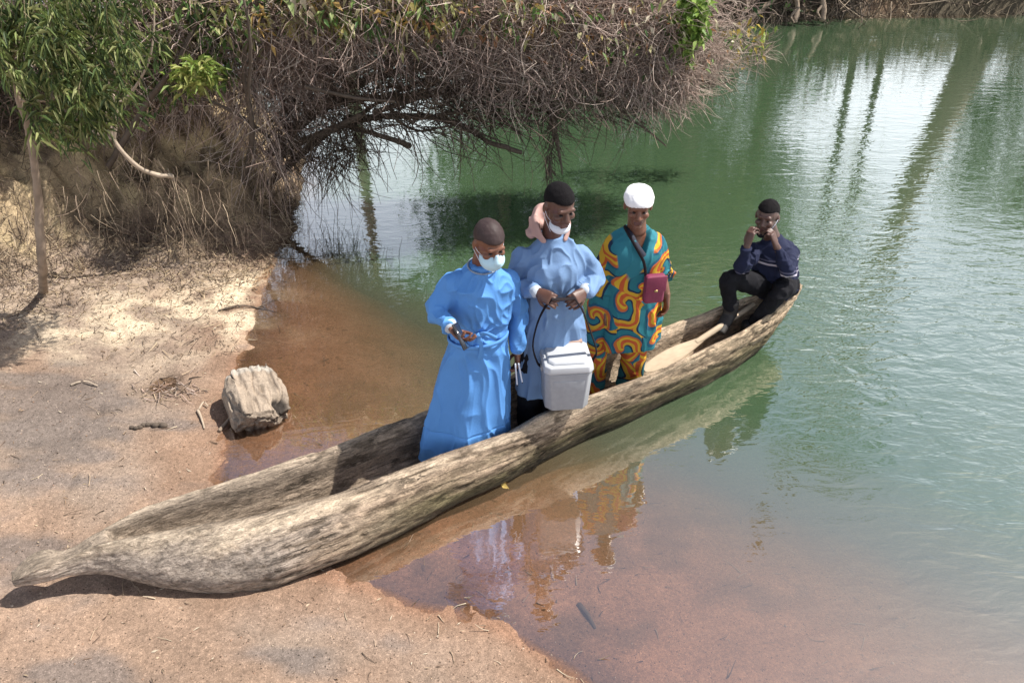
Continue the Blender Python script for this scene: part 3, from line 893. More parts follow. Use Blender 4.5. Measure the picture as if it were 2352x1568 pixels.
def w1f(V):
    k = ax(1096, 768, 3.68); d = V - k
    rr_ = np.linalg.norm(d, axis=1); an = np.arctan2(d[:, 2], d[:, 0])
    rays = np.sin(an * 11 + 2 * vnoise(V * 5, 3)) * .010 * np.exp(-rr_ / .16) * (rr_ / .06).clip(0, 1)
    waist = -.010 * np.exp(-((V[:, 2] - k[2]) / .02) ** 2)
    seam = -.006 * np.exp(-((V[:, 2] - .36 + .03 * V[:, 0]) / .006) ** 2)
    return w1(V) + rays + waist + seam
cloth('gown', gP, m_gown, man1, .0055, 1, w1f)
for s in 'rl':
    E_, W_ = arr(p1['e' + s]), arr(p1['w' + s])
    Vc, Fc = loft([mid_(E_, W_, .9), mid_(E_, W_, 1.0)], [.043, .037], n=18, sub=2)
    obj('cuff', Vc, Fc, m_cuff, man1, origin=W_)
tb = []
for t in np.linspace(0, 2 * math.pi, 40):
    tb.append(ax(1098, 768, 3.80) + lf * .176 * math.cos(t) + unit(ff) * .148 * math.sin(t) + arr((0, 0, .012 * math.sin(t + .6))))
Vt, Ft = loft(tb, [(.013, .006)] * 40, side=(0, 0, 1), n=8, sub=1)
kn = ax(1099, 770, 3.655)
parts = [(Vt, Ft), ell(kn, (.022, .016, .016)), loft([kn, kn + arr((.04, -.01, .02)), kn + arr((.10, .0, -.02))], [(.012, .005)] * 3, side=(0, 0, 1), n=8),
         loft([kn, kn + arr((.015, -.012, -.07)), kn + arr((.0, -.01, -.16))], [(.012, .004)] * 3, side=(1, 0, 0), n=8)]
Vt, Ft = merge(*parts); obj('waist_tie', Vt, Ft, m_gown, man1, origin=kn)
nb = [ax(1109, 613, 3.80) + lf * .083 * math.cos(t) + unit(ff) * .079 * math.sin(t) + arr((0, 0, -.014 * math.sin(t) + .012)) for t in np.linspace(0, 2 * math.pi, 30)]
Vt, Ft = loft(nb, [.005] * 30, n=8, sub=1); obj('neck_binding', Vt, Ft, m_bind, man1, origin=nb[0])
def mask_on(parent, g, M, m, c, r, pleats=True, ears=True, nose=False):
    V, F = ell((0, 0, 0), r, None, 36, 30)
    if pleats: V *= (1 + .014 * np.sin(V[:, 2] / r[2] * 9))[:, None]
    V = V + arr(c)
    if nose: V, F = merge((V, F), cap((0, .100, -.002), (0, .1185, -.032), .012, .023, 14))
    V = g(0, 0, 0) + V @ M.T
    o = obj('face_mask', V, F, m, parent, origin=g(*c))
    if ears:
        for sx in (1, -1):
            for dz in (.030, -.034):
                Vl, Fl = loft([g(c[0] + sx * r[0] * .8, c[1] - .005, c[2] + dz), g(sx * .078, .02, (c[2] + dz) * .5), g(sx * .085, -.012, -.01 + dz * .7)], [.0016] * 3, n=6)
                obj('ear_loop', Vl, Fl, m_maskw, o, origin=g(sx * .078, .02, 0))
    return o
mask_on(man1, g1_, M1, m_mask, (0, .060, -.066), (.069, .073, .057), nose=True)
Vh, Fh = clamp_cap(p1['head'], M1, (0, -.016, .029), (.0785, .1005, .0925), lambda x, y: np.where(y > .03, .058 + (y - .05) * .1, np.where(y > -.03, .02 + .6 * (y + .03), -.05 + .1 * y)))
obj('hair', Vh, Fh, m_stub, man1, origin=p1['head'])

# --- man in the pale gown with a hood at his neck and the cool box slung from his hands
F2 = (.40, -.86, -.34)
fl_, fr_, ff2, lf2 = feet_of(.19, 4.06, (.22, -.97), .16)
p2 = dict(base=(.19, 4.06, FL), head=ay(1285, 472, 3.97), face=F2, neck=ay(1268, 540, 4.08),
          sr=ay(1206, 592, 4.05), sl=ay(1338, 586, 4.12), er=ay(1184, 655, 4.02), el=ay(1364, 645, 4.10), wr=ay(1234, 670, 3.86), wl=ay(1342, 670, 3.92),
          handr=(ay(1268, 688, 3.80) - ay(1234, 670, 3.86), (.35, .6, -.6), -1, (.5, .9, .8)),
          handl=(ay(1318, 688, 3.84) - ay(1342, 670, 3.92), (-.4, .6, -.6), 1, (.5, .9, .8)),
          hl=arr((.20, 4.08, .98)) + lf2 * .09, hr=arr((.20, 4.08, .98)) - lf2 * .09, kl=fl_ + arr((0, -.03, .45)), kr=fr_ + arr((0, -.03, .45)), fl=fl_, fr=fr_, toe=ff2)
man2, g2_, M2 = person('man in a pale blue gown with a pink hood and lowered white mask', p2, SKIN[1], 1.02)
def fold2(th, s):
    a = .10 * (1 - sstep(.0, .45, np.array([s]))[0])
    return 1 + a * (1 - 1.7 * np.abs(np.sin(th * 2.5 + .3 + s)) + .5 * np.sin(th * 8 + 1 - s) + .4 * np.sin(th * 13 + 2 * s)) * .8 + .012 * np.sin(th * 4 + 9 * s)
gP = [loft([ax(1262, 882, 4.06), ax(1264, 800, 4.06), ax(1266, 745, 4.06), ax(1268, 690, 4.06), ax(1270, 625, 4.06), ax(1271, 592, 4.07), ax(1270, 563, 4.075), ax(1269, 540, 4.08)],
           [(.235, .165), (.22, .16), (.205, .15), (.182, .14), (.20, .145), (.19, .125), (.14, .095), (.085, .078)], side=lf2, n=72, sub=6, fold=fold2, capk=.2)]
for s in 'rl':
    S_, E_, W_ = arr(p2['s' + s]), arr(p2['e' + s]), arr(p2['w' + s])
    gP.append(loft([mid_(ax(1270, 582, 4.08), S_, .6), S_, mid_(S_, E_), E_, mid_(E_, W_, .5), mid_(E_, W_, .88)], [.066, .070, .068, .064, .057, .048], n=28, sub=5,
                   fold=lambda th, q: 1 + .05 * np.sin(th * 3 + 13 * q + 2) + .04 * np.sin(24 * q + th)))
w2a, w2b = wrinkles(.013, (8, 8, 5.0), 231), wrinkles(.013, (9, 9, 1.3), 235)
def w2(V):
    k = sstep(1.0, .9, V[:, 2]); return w2a(V) * (1 - k) + w2b(V) * k
def w2f(V):
    k = ax(1290, 688, 3.9)
    waist = -.014 * np.exp(-((V[:, 2] - k[2] + .02) / .022) ** 2)
    d = V - k; an = np.arctan2(d[:, 2], d[:, 0]); rr_ = np.linalg.norm(d, axis=1)
    rays = np.sin(an * 9 + 2 * vnoise(V * 5, 3)) * .011 * np.exp(-rr_ / .15) * (rr_ / .06).clip(0, 1)
    return w2(V) + waist + rays
cloth('gown', gP, m_gown2, man2, .0055, 1, w2f)
for s in 'rl':
    E_, W_ = arr(p2['e' + s]), arr(p2['w' + s])
    Vc, Fc = loft([mid_(E_, W_, .84), mid_(E_, W_, .98)], [.042, .036], n=18, sub=2)
    obj('cuff', Vc, Fc, m_cuff, man2, origin=W_)
tr_ = []
for s in 'lr':
    H_, K_, A_ = p2['h' + s], p2['k' + s], p2['f' + s]
    tr_.append(loft([H_, mid_(H_, K_), K_, mid_(K_, A_, .6), A_ - arr((0, 0, .03))], [.10, .10, .085, .08, .078], n=24))
cloth('trousers', tr_, m_dark, man2, .008, 2, wrinkles(.006, (7, 7, 9), 261))
hd, hr_ = [], []
for t in np.linspace(-2.45, 2.45, 30):
    # a folded hood: open and low at the throat, standing up behind the neck
    bk = max(0, math.cos(t * .62))
    hd.append(ax(1268, 536, 4.075) + lf2 * (.080 + .022 * bk) * math.sin(t) - unit(ff2) * (.078 + .035 * bk) * math.cos(t) + arr((0, 0, -.022 + .10 * bk ** 1.2)))
    hr_.append((.014 + .058 * bk, .010 + .020 * bk))
Vt, N_, Ft = fuse([loft(hd, hr_, side=(0, 0, 1), n=20, sub=2), ell(ax(1232, 515, 4.14), (.05, .055, .06)), ell(ax(1220, 534, 4.12), (.04, .05, .035)), ell(ax(1246, 492, 4.17), (.065, .045, .075))], .006, 8)
Vt = Vt + N_ * wrinkles(.007, (7, 7, 8), 271)(Vt)[:, None]
obj('hood', Vt, Ft, m_pink, man2, origin=hd[0])
mk = mask_on(man2, g2_, M2, m_maskw, (0, .050, -.104), (.060, .062, .034), pleats=False)
Vh, Fh = clamp_cap(p2['head'], M2, (0, -.016, .0325), (.0795, .1015, .0935), lambda x, y: np.where(y > .03, .064 + .0 * y, np.where(y > -.03, .02 + .7 * (y + .03), -.045 + .1 * y)))
obj('hair', Vh, Fh, m_hair, man2, origin=p2['head'])

# --- woman in the patterned tunic and trousers
F3 = (-.06, -.97, -.22)
fl_, fr_, ff3, lf3 = feet_of(.70, 4.44, (.02, -1), .26)
p3 = dict(base=(.70, 4.44, FL), head=ay(1466, 472, 4.36), face=F3, neck=ay(1462, 527, 4.42),
          sr=ay(1412, 562, 4.42), sl=ay(1504, 556, 4.44), er=ay(1387, 640, 4.44), el=ay(1516, 628, 4.47), wr=ay(1388, 715, 4.36), wl=ay(1532, 680, 4.40),
          handr=((.1, -.1, -1), (1, .1, 0), -1, (.3, .4, .4)), handl=((.02, -.15, -1), (-1, -.2, 0), 1, (.35, .5, .5)), hk=.94,
          hl=arr((.72, 4.45, .90)) + lf3 * .10, hr=arr((.72, 4.45, .90)) - lf3 * .10, kl=fl_ + arr((.01, -.02, .41)), kr=fr_ + arr((0, -.02, .41)), fl=fl_, fr=fr_, toe=ff3)
woman, g3_, M3 = person('woman in a white cap and a swirl patterned teal and orange tunic and trousers', p3, SKIN[2], .98)

def mat_swirl(name):
    m, nt, b = new_mat(name)
    N, L = nt.nodes, nt.links
    def mt(op, a, c=None):
        q = N.new('ShaderNodeMath'); q.operation = op
        for i_, x in enumerate((a, c)):
            if x is None: continue
            if isinstance(x, (int, float)): q.inputs[i_].default_value = x
            else: L.new(x, q.inputs[i_])
        return q.outputs[0]
    tc = N.new('ShaderNodeTexCoord')
    sx = N.new('ShaderNodeSeparateXYZ'); L.new(tc.outputs['Object'], sx.inputs[0])
    cx = N.new('ShaderNodeCombineXYZ'); L.new(sx.outputs[0], cx.inputs[0]); L.new(sx.outputs[2], cx.inputs[1])
    nz = N.new('ShaderNodeTexNoise'); nz.inputs['Scale'].default_value = 7; nz.inputs['Detail'].default_value = 1
    L.new(cx.outputs[0], nz.inputs['Vector'])
    mx = N.new('ShaderNodeMix'); mx.data_type = 'VECTOR'; mx.inputs[0].default_value = .10
    L.new(cx.outputs[0], mx.inputs[4]); L.new(nz.outputs['Color'], mx.inputs[5])
    vo = N.new('ShaderNodeTexVoronoi'); vo.voronoi_dimensions = '2D'; vo.inputs['Scale'].default_value = 4.7; vo.inputs['Randomness'].default_value = .75
    L.new(mx.outputs[1], vo.inputs['Vector'])
    df = N.new('ShaderNodeVectorMath'); df.operation = 'SUBTRACT'
    L.new(mx.outputs[1], df.inputs[0]); L.new(vo.outputs['Position'], df.inputs[1])
    s2 = N.new('ShaderNodeSeparateXYZ'); L.new(df.outputs[0], s2.inputs[0])
    ang = mt('ARCTAN2', s2.outputs[1], s2.outputs[0])
    sc = N.new('ShaderNodeSeparateColor'); L.new(vo.outputs['Color'], sc.inputs[0])
    ph = mt('ADD', mt('DIVIDE', ang, 6.2832), mt('MULTIPLY', vo.outputs['Distance'], 1.5))
    ph = mt('FRACT', mt('ADD', mt('ADD', ph, sc.outputs[0]), 3.0))
    rp = N.new('ShaderNodeValToRGB'); rp.color_ramp.interpolation = 'CONSTANT'
    els = rp.color_ramp.elements
    cols = [(0, (.46, .09, .03)), (.15, (.56, .35, .03)), (.27, (.48, .12, .035)), (.38, (.02, .09, .15)), (.48, (.025, .155, .19)), (.77, (.015, .028, .06)), (.85, (.54, .31, .03))]
    els[0].position, els[0].color = 0, (*cols[0][1], 1)
    els[1].position, els[1].color = cols[1][0], (*cols[1][1], 1)
    for p_, c_ in cols[2:]:
        e_ = els.new(p_); e_.color = (*c_, 1)
    L.new(ph, rp.inputs[0])
    # plain teal across the yoke of the tunic
    yk = N.new('ShaderNodeMapRange'); yk.inputs[1].default_value = .99; yk.inputs[2].default_value = 1.02
    yz = mt('SUBTRACT', sx.outputs[2], mt('MULTIPLY', mt('POWER', mt('ABSOLUTE', mt('SUBTRACT', sx.outputs[0], .05)), 2.0), 11.0))
    yz = mt('ADD', yz, mt('MULTIPLY', mt('SUBTRACT', nz.outputs[0], .5), .3))
    L.new(yz, yk.inputs[0])
    m2 = N.new('ShaderNodeMix'); m2.data_type = 'RGBA'
    L.new(yk.outputs[0], m2.inputs[0]); L.new(rp.outputs[0], m2.inputs[6]); m2.inputs[7].default_value = (.03, .17, .215, 1)
    L.new(m2.outputs[2], b.inputs['Base Color'])
    b.inputs['Roughness'].default_value = .8; b.inputs['Specular IOR Level'].default_value = .2
    return m
m_swirl = mat_swirl('swirl_print_cotton')
def fold3(th, s):
    a = .05 * (1 - sstep(.0, .6, np.array([s]))[0])
    return 1 + a * (np.sin(th * 6 + 1 + s) + .5 * np.sin(th * 9 + 2)) + .01 * np.sin(th * 4 + 8 * s)
gP = [loft([ax(1437, 778, 4.44), ax(1441, 730, 4.44), ax(1446, 680, 4.44), ax(1450, 620, 4.43), ax(1455, 575, 4.43), ax(1458, 548, 4.43), ax(1461, 522, 4.43)],
           [(.235, .18), (.225, .175), (.205, .165), (.185, .15), (.20, .155), (.175, .12), (.08, .075)], side=lf3, n=72, sub=6, fold=fold3, capk=.2)]
for s in 'rl':
    S_, E_, W_ = arr(p3['s' + s]), arr(p3['e' + s]), arr(p3['w' + s])
    k_ = 1.0 if s == 'r' else .05
    gP.append(loft([mid_(ax(1460, 552, 4.43), S_, .6), S_, mid_(S_, E_), E_, mid_(E_, W_, .1 + .35 * k_)], [.062, .070, .078, .085, .095], n=28, sub=5, fold=lambda th, q: 1 + .06 * q * np.sin(th * 4 + 2), capk=.2))
wt = wrinkles(.009, (8, 8, 3.5), 301)
vt = ax(1480, 588, 4.285)
def w3f(V):
    h_ = V[:, 2] - vt[2]
    v_ = sstep(.012, -.004, np.abs(V[:, 0] - vt[0] + .10 * h_) - .42 * h_) * (h_ > 0) * (V[:, 1] < 4.43)
    return wt(V) * (1 - v_) - .062 * v_
cloth('tunic', gP, m_swirl, woman, .0058, 1, w3f)
tr_ = []
for s in 'lr':
    H_, K_, A_ = p3['h' + s], p3['k' + s], p3['f' + s]
    tr_.append(loft([H_, mid_(H_, K_), K_, mid_(K_, A_, .6), A_ - arr((0, 0, .02))], [(.115, .115), (.105, .105), .088, .088, .092], n=24, fold=lambda th, q: 1 + .04 * np.sin(th * 5 + 6 * q)))
cloth('trousers', tr_, m_swirl, woman, .008, 2, wrinkles(.007, (7, 7, 8), 331))
m_vneck = mat('dark_neckband', (.012, .014, .03), .8)
Vt, Ft = loft([ax(1443, 520, 4.43), ax(1447, 532, 4.37), mid_(ax(1450, 545, 4.335), vt, .45), vt], [(.017, .006)] * 4, side=(1, 0, -.4), n=8)
obj('neckband', Vt, Ft, m_vneck, woman, origin=vt)
m_cap = mat('white_cap_cloth', (.86, .86, .88), .8, .04, 10, .001, 80)
Vh, Fh = clamp_cap(p3['head'], M3, (0, -.012, .046), (.088, .111, .072), lambda x, y: np.where(y > 0, .052 - 5.0 * x * x, .0 + .0 * y + .3 * np.minimum(y + .0, 0) * .6 + .052 - 5.0 * x * x), crease=.075)
obj('cap', Vh, Fh, m_cap, woman, origin=p3['head'])
Vh, Fh = clamp_cap(p3['head'], M3, (0, -.020, .015), (.079, .100, .085), lambda x, y: np.where(y > .0, .06, np.where(y > -.02, .02, -.06)))
obj('hair', Vh, Fh, m_hair, woman, origin=p3['head'])

# --- young man sitting on the stern
F4 = (-.52, -.84, -.10)
p4 = dict(base=(1.95, 5.22, .42), head=ay(1762, 497, 5.16), face=F4, neck=ay(1772, 545, 5.24),
          sr=ay(1728, 580, 5.19), sl=ay(1814, 574, 5.27), er=ay(1706, 612, 4.98), el=ay(1812, 622, 5.00), wr=ay(1716, 563, 4.98), wl=ay(1782, 563, 5.01),
          handr=(ay(1728, 520, 5.02) - ay(1716, 563, 4.98), (.9, .55, .2), 1, (.6, .8, .6)),
          handl=(ay(1770, 520, 5.04) - ay(1782, 563, 5.01), (-.8, .55, .2), -1, (.7, .9, .7)),
          hl=ay(1806, 655, 5.22), hr=ay(1762, 655, 5.22), kr=ay(1672, 640, 5.00), kl=ay(1794, 668, 4.97), fr=ay(1678, 712, 5.02), fl=arr((1.80, 5.02, .20)), toer=unit((-.55, -.75, -.3)), toel=unit((-.7, -.6, -.05)))
man4, g4_, M4 = person('young man in a navy jumper and dark trousers sitting on the canoe stern', p4, SKIN[3], .98)
m_navy, nt, bs = new_mat('navy_striped_knit')
NN, LL = nt.nodes, nt.links
tc = NN.new('ShaderNodeTexCoord'); sx = NN.new('ShaderNodeSeparateXYZ'); LL.new(tc.outputs['Object'], sx.inputs[0])
rp = NN.new('ShaderNodeValToRGB'); rp.color_ramp.interpolation = 'CONSTANT'
mr = NN.new('ShaderNodeMapRange'); mr.inputs[1].default_value = 0; mr.inputs[2].default_value = 1
LL.new(sx.outputs[2], mr.inputs[0]); LL.new(mr.outputs[0], rp.inputs[0])
E_ = rp.color_ramp.elements
nav, wht, gry = (.014, .018, .045, 1), (.50, .46, .55, 1), (.10, .10, .16, 1)
zs = ax(1835, 590, 5.25)[2] - .42
E_[0].position, E_[0].color = 0, nav
E_[1].position, E_[1].color = zs - .006, wht
for p_, c_ in ((zs + .010, nav), (zs + .022, gry), (zs + .036, nav)):
    e_ = E_.new(p_); e_.color = c_
LL.new(rp.outputs[0], bs.inputs['Base Color']); bs.inputs['Roughness'].default_value = .85; bs.inputs['Specular IOR Level'].default_value = .2
s4 = unit(arr(p4['sl']) - arr(p4['sr']))
gP = [loft([ax(1785, 668, 5.23), ax(1783, 640, 5.24), ax(1778, 600, 5.25), ax(1773, 572, 5.24), ax(1772, 542, 5.25)], [(.16, .15), (.165, .15), (.172, .148), (.148, .115), (.072, .068)], side=s4, n=40, sub=5, capk=.3)]
for s in 'rl':
    S_, E_, W_ = arr(p4['s' + s]), arr(p4['e' + s]), arr(p4['w' + s])
    gP.append(loft([mid_(ax(1773, 560, 5.25), S_, .5), S_, mid_(S_, E_), E_, mid_(E_, W_, .5), mid_(E_, W_, .85)], [.062, .066, .062, .058, .048, .040], n=24, sub=5, fold=lambda th, q: 1 + .04 * np.sin(26 * q + th)))
cloth('jumper', gP, m_navy, man4, .0065, 2, wrinkles(.013, (8, 8, 9), 401))
tr_ = []
for s in 'lr':
    H_, K_, A_ = arr(p4['h' + s]), arr(p4['k' + s]), arr(p4['f' + s])
    tr_.append(loft([H_, mid_(H_, K_), K_ + arr((0, 0, .0)), mid_(K_, A_, .5), mid_(K_, A_, .92)], [.10, .088, .066, .058, .052], n=24))
tr_.append(ell(mid_(p4['hl'], p4['hr']), (.17, .14, .12)))
m_tr4 = mat('charcoal_trousers', (.016, .016, .019), .95, .25, 20, .002, 60, spec=.08)
cloth('trousers', tr_, m_tr4, man4, .008, 2, wrinkles(.007, (8, 8, 8), 431))
for s in 'lr':
    A_ = arr(p4['f' + s]); td = arr(p4['toe' + s])
    Vt, N_, Ft = fuse([loft([A_ + arr((0, 0, .07)), A_, A_ - arr((0, 0, .035))], [.055, .054, .055], n=18), loft([A_ - td * .05 - arr((0, 0, .035)), A_ + td * .06 - arr((0, 0, .042)), A_ + td * .175 - arr((0, 0, .055))], [(.046, .046), (.052, .042), (.046, .028)], side=np.cross(td, (0, 0, 1)), n=16)], .007, 2)
    obj('shoe', Vt, Ft, m_shoe, man4, origin=A_)
Vh, Fh = clamp_cap(p4['head'], M4, (0, -.015, .0315), (.0775, .0995, .091), lambda x, y: np.where(y > .03, .066, np.where(y > -.03, .03 + .6 * (y + .03), -.02 + .1 * y)))
obj('hair', Vh, Fh, m_hair, man4, origin=p4['head'])
Vt, Ft = loft([g4_(-.06, .05, -.075), g4_(-.03, .085, -.105), g4_(0, .095, -.115), g4_(.03, .085, -.105), g4_(.06, .05, -.075)], [(.016, .004)] * 5, side=M4[:, 2], n=8)
obj('chin_mask', Vt, Ft, m_dark, man4, origin=g4_(0, .09, -.11))
Vt, Ft = loft([g4_(.055, .055, -.07), g4_(.075, .03, -.03), g4_(.083, .0, .0)], [.0028] * 3, n=6)
obj('ear_loop', Vt, Ft, m_maskw, man4, origin=g4_(.07, .03, -.03))

#@@THINGS
# ------------------------------------------------------------------ things held and carried
# cool box hanging on its strap from the second man's hands
bc = arr((.325, 3.86, 0)); byaw = rad(6)
BM = np.array([[math.cos(byaw), -math.sin(byaw), 0], [math.sin(byaw), math.cos(byaw), 0], [0, 0, 1]])
ZB, ZT = .475, .80
carrier = tag(empty('cool_box', (bc[0], bc[1], ZB)), 'pale grey vaccine cool box hanging on a dark strap over the canoe rim', 'cool box')
m_box = mat('pale_grey_plastic', (.30, .315, .345), .45, .05, 9, .0006, 200, fine=(40, .05))
m_lid = mat('lit_plastic_lid', (.43, .445, .47), .4, .04, 9)  # lid coloured lighter than the body for sunlight on its top
m_hinge = mat('brown_hinge_strip', (.30, .20, .16), .6, .1)
m_strap = mat('dark_strap', (.02, .016, .018), .9, .1, spec=.1)
def prism(z0, z1, w0, w1, d0, d1, c0=.05, c1=.03):
    """box with cut corners, tapering from (w0,d0) at z0 to (w1,d1) at z1"""
    out = []
    for z, w, d, c in ((z0, w0, d0, c0), (z1, w1, d1, c1)):
        out += [(-w + c, -d, z), (w - c, -d, z), (w, -d + c, z), (w, d - c, z), (w - c, d, z), (-w + c, d, z), (-w, d - c, z), (-w, -d + c, z)]
    V = np.array(out) @ BM.T + bc
    q = np.array([[i, (i + 1) % 8, 8 + (i + 1) % 8, 8 + i] for i in range(8)])
    bot = np.array([[7, 6, 1, 0], [6, 5, 2, 1], [5, 4, 3, 2]]); top = np.array([[8, 9, 14, 15], [9, 10, 13, 14], [10, 11, 12, 13]])
    return V, [np.concatenate([q, bot, top])]
V_, F_ = bevelled(*prism(ZB, ZT - .045, .134, .144, .126, .140, .04, .028), .008, 3)
b_o = obj('box_body', V_, F_, m_box, carrier, origin=(bc[0], bc[1], ZB))
V_, F_ = bevelled(*prism(ZT - .04, ZT + .005, .152, .145, .148, .14, .03, .03), .008, 3)
l_o = obj('lid', V_, F_, m_lid, carrier, origin=(bc[0], bc[1], ZT))
V_, F_ = bevelled(*prism(ZT + .0055, ZT + .022, .125, .115, .115, .105, .03, .03), .006, 2)
obj('lid_panel', V_, F_, m_lid, l_o, origin=(bc[0], bc[1], ZT + .01))
V_, F_ = bevelled(*prism(ZB + .05, ZB + .23, .095, .105, .1285, .1345, .01, .01), .004, 2)
V_ = V_[:]
obj('front_panel', *bevelled(*box(bc + BM @ arr((0, -.129, ZB + .14)), (.095, .004, .09), BM @ np.array([[1, 0, 0], [0, math.cos(.08), -math.sin(.08)], [0, math.sin(.08), math.cos(.08)]])), .003, 2), m_box, b_o, origin=bc + arr((0, 0, ZB)))
bpy.data.objects  # (the recessed panel is a child of the body)
V_, F_ = box(bc + BM @ arr((0, .11, ZT + .022)), (.115, .018, .006), BM)
obj('hinge', V_, F_, m_hinge, carrier, origin=(bc[0], bc[1], ZT))
for sx in (-1, 1):
    V_, F_ = bevelled(*box(bc + BM @ arr((.147 * sx, 0, ZT - .07)), (.008, .03, .02), BM), .004, 2)
    obj('strap_lug', V_, F_, m_box, carrier, origin=bc + arr((0, 0, ZT)))
lugL, lugR = bc + BM @ arr((-.153, 0, ZT - .07)), bc + BM @ arr((.153, 0, ZT - .07))
HL, HR = ax(1268, 686, 3.80), ax(1320, 684, 3.84)
sw = lambda P: loft(P, [(.014, .005)] * len(P), side=(0, 1, .2), n=8, sub=5)
Vs, Fs = merge(sw([HL, HL + (HR - HL) * .35 - arr((0, 0, .006)), HL + (HR - HL) * .65 - arr((0, 0, .006)), HR]),
               sw([HL, ax(1248, 712, 3.80), ax(1232, 750, 3.82), ax(1224, 795, 3.84), lugL + arr((-.022, -.01, .035)), lugL]),
               sw([HR, ax(1338, 712, 3.84), ax(1356, 760, 3.85), ax(1370, 805, 3.86), lugR + arr((.016, 0, .03)), lugR]))
obj('strap', Vs, Fs, m_strap, carrier, origin=mid_(HL, HR))

# phone in the first man's right hand
ph_c = ax(1058, 772, 3.475); pu = unit(ax(1062, 790, 3.46) - ax(1046, 756, 3.50)); pn = unit(arr((.35, .25, .9)) - pu * np.dot((.35, .25, .9), pu)); ps = np.cross(pn, pu)
PM = np.stack([ps, pu, pn], 1)
phone = tag(empty('mobile_phone', ph_c), 'dark mobile phone in the hand of the bright blue gowned man', 'phone')
m_ph = mat('black_phone_case', (.012, .012, .016), .3, .05)
m_scr = mat('dark_phone_screen', (.02, .025, .04), .08, .02, spec=.8)
obj('phone_case', *bevelled(*box(ph_c, (.038, .075, .005), PM), .003, 2), m_ph, phone, origin=ph_c)
obj('screen', *box(ph_c + pn * .0055, (.034, .069, .0008), PM), m_scr, phone, origin=ph_c)
# pens in his left hand
pw = arr(p1['wl'])
for i_, (dx, ln) in enumerate(((0.0, .14), (.02, .12))):
    a_ = pw + arr((-.012 + dx, -.06, -.05)); b_ = a_ + arr((.012 + dx * .5, -.02, -ln))
    pen = tag(empty('pen', a_), ('white pen hanging from the left hand of the bright blue gowned man', 'shorter white pen beside it in the same left hand')[i_], 'pen', 'pens in his hand')
    V_, F_ = loft([a_, b_], [.005, .0045], n=10, sub=2); obj('barrel', V_, F_, m_maskw, pen, origin=a_)
    V_, F_ = loft([b_, b_ + unit(b_ - a_) * .012], [.004, .0012], n=8, sub=2); obj('tip', V_, F_, m_strap, pen, origin=b_)

# woman's shoulder bag
m_bag = mat('maroon_leather', (.17, .018, .055), .65, .15, 20, .001, 80)
bgc = ax(1502, 662, 4.265)
bag = tag(empty('shoulder_bag', bgc), 'maroon shoulder bag hanging at the hip of the woman', 'bag')
GM = np.array([[.98, -.2, 0], [.2, .98, 0], [0, 0, 1.]])
V_, N_, F_ = fuse([bevelled(*box(bgc, (.066, .030, .098), GM), .018, 3)], .005, 2)
obj('bag_body', V_, F_, m_bag, bag, origin=bgc)
V_, F_ = bevelled(*box(bgc + GM @ arr((0, -.031, .045)), (.067, .005, .055), GM), .004, 2)
fo = obj('flap', V_, F_, m_bag, bag, origin=bgc)
V_, F_ = bevelled(*box(bgc + GM @ arr((0, -.038, .0)), (.012, .003, .008), GM), .002, 1); obj('clasp', V_, F_, mat('dull_brass', (.35, .25, .12), .35, .05, metal=1), fo, origin=bgc)
Vs, Fs = loft([bgc + arr((-.06, 0, .09)), ax(1478, 600, 4.265), ax(1456, 560, 4.275), ax(1440, 532, 4.345), ax(1434, 520, 4.42), ax(1436, 518, 4.47)], [(.009, .004)] * 6, side=(.6, 0, .8), n=8, sub=5)
obj('strap', Vs, Fs, m_strap, bag, origin=bgc)

# paddle lying in the stern
m_pad = mat('pale_paddle_wood', (.44, .35, .25), .8, .15, 6, .002, 50, stretch=(2, 2, 20), spec=.25)
pa, pb, pc = cpt(3.90, .13, .27), cpt(4.42, .06, .29), cpt(5.06, -.04, .37)
paddle = tag(empty('paddle', pa), 'wooden paddle with a broad pale blade lying in the canoe stern', 'paddle')
bn = unit(np.cross(pb - pa, np.cross((0, -.5, 1), pb - pa)))
bsd = unit(np.cross(pb - pa, bn))
V_, F_ = loft([pa, mid_(pa, pb, .1), mid_(pa, pb, .35), mid_(pa, pb, .65), mid_(pa, pb, .9), pb + (pb - pa) * .12], [(.02, .006), (.042, .009), (.058, .011), (.058, .012), (.04, .015), (.022, .020)], side=bsd, n=20, sub=5)
obj('blade', V_, F_, m_pad, paddle, origin=pa)
V_, F_ = loft([pb, mid_(pb, pc), pc], [.024, .022, .02], n=12, sub=4)
obj('shaft', V_, F_, m_pad, paddle, origin=pb)

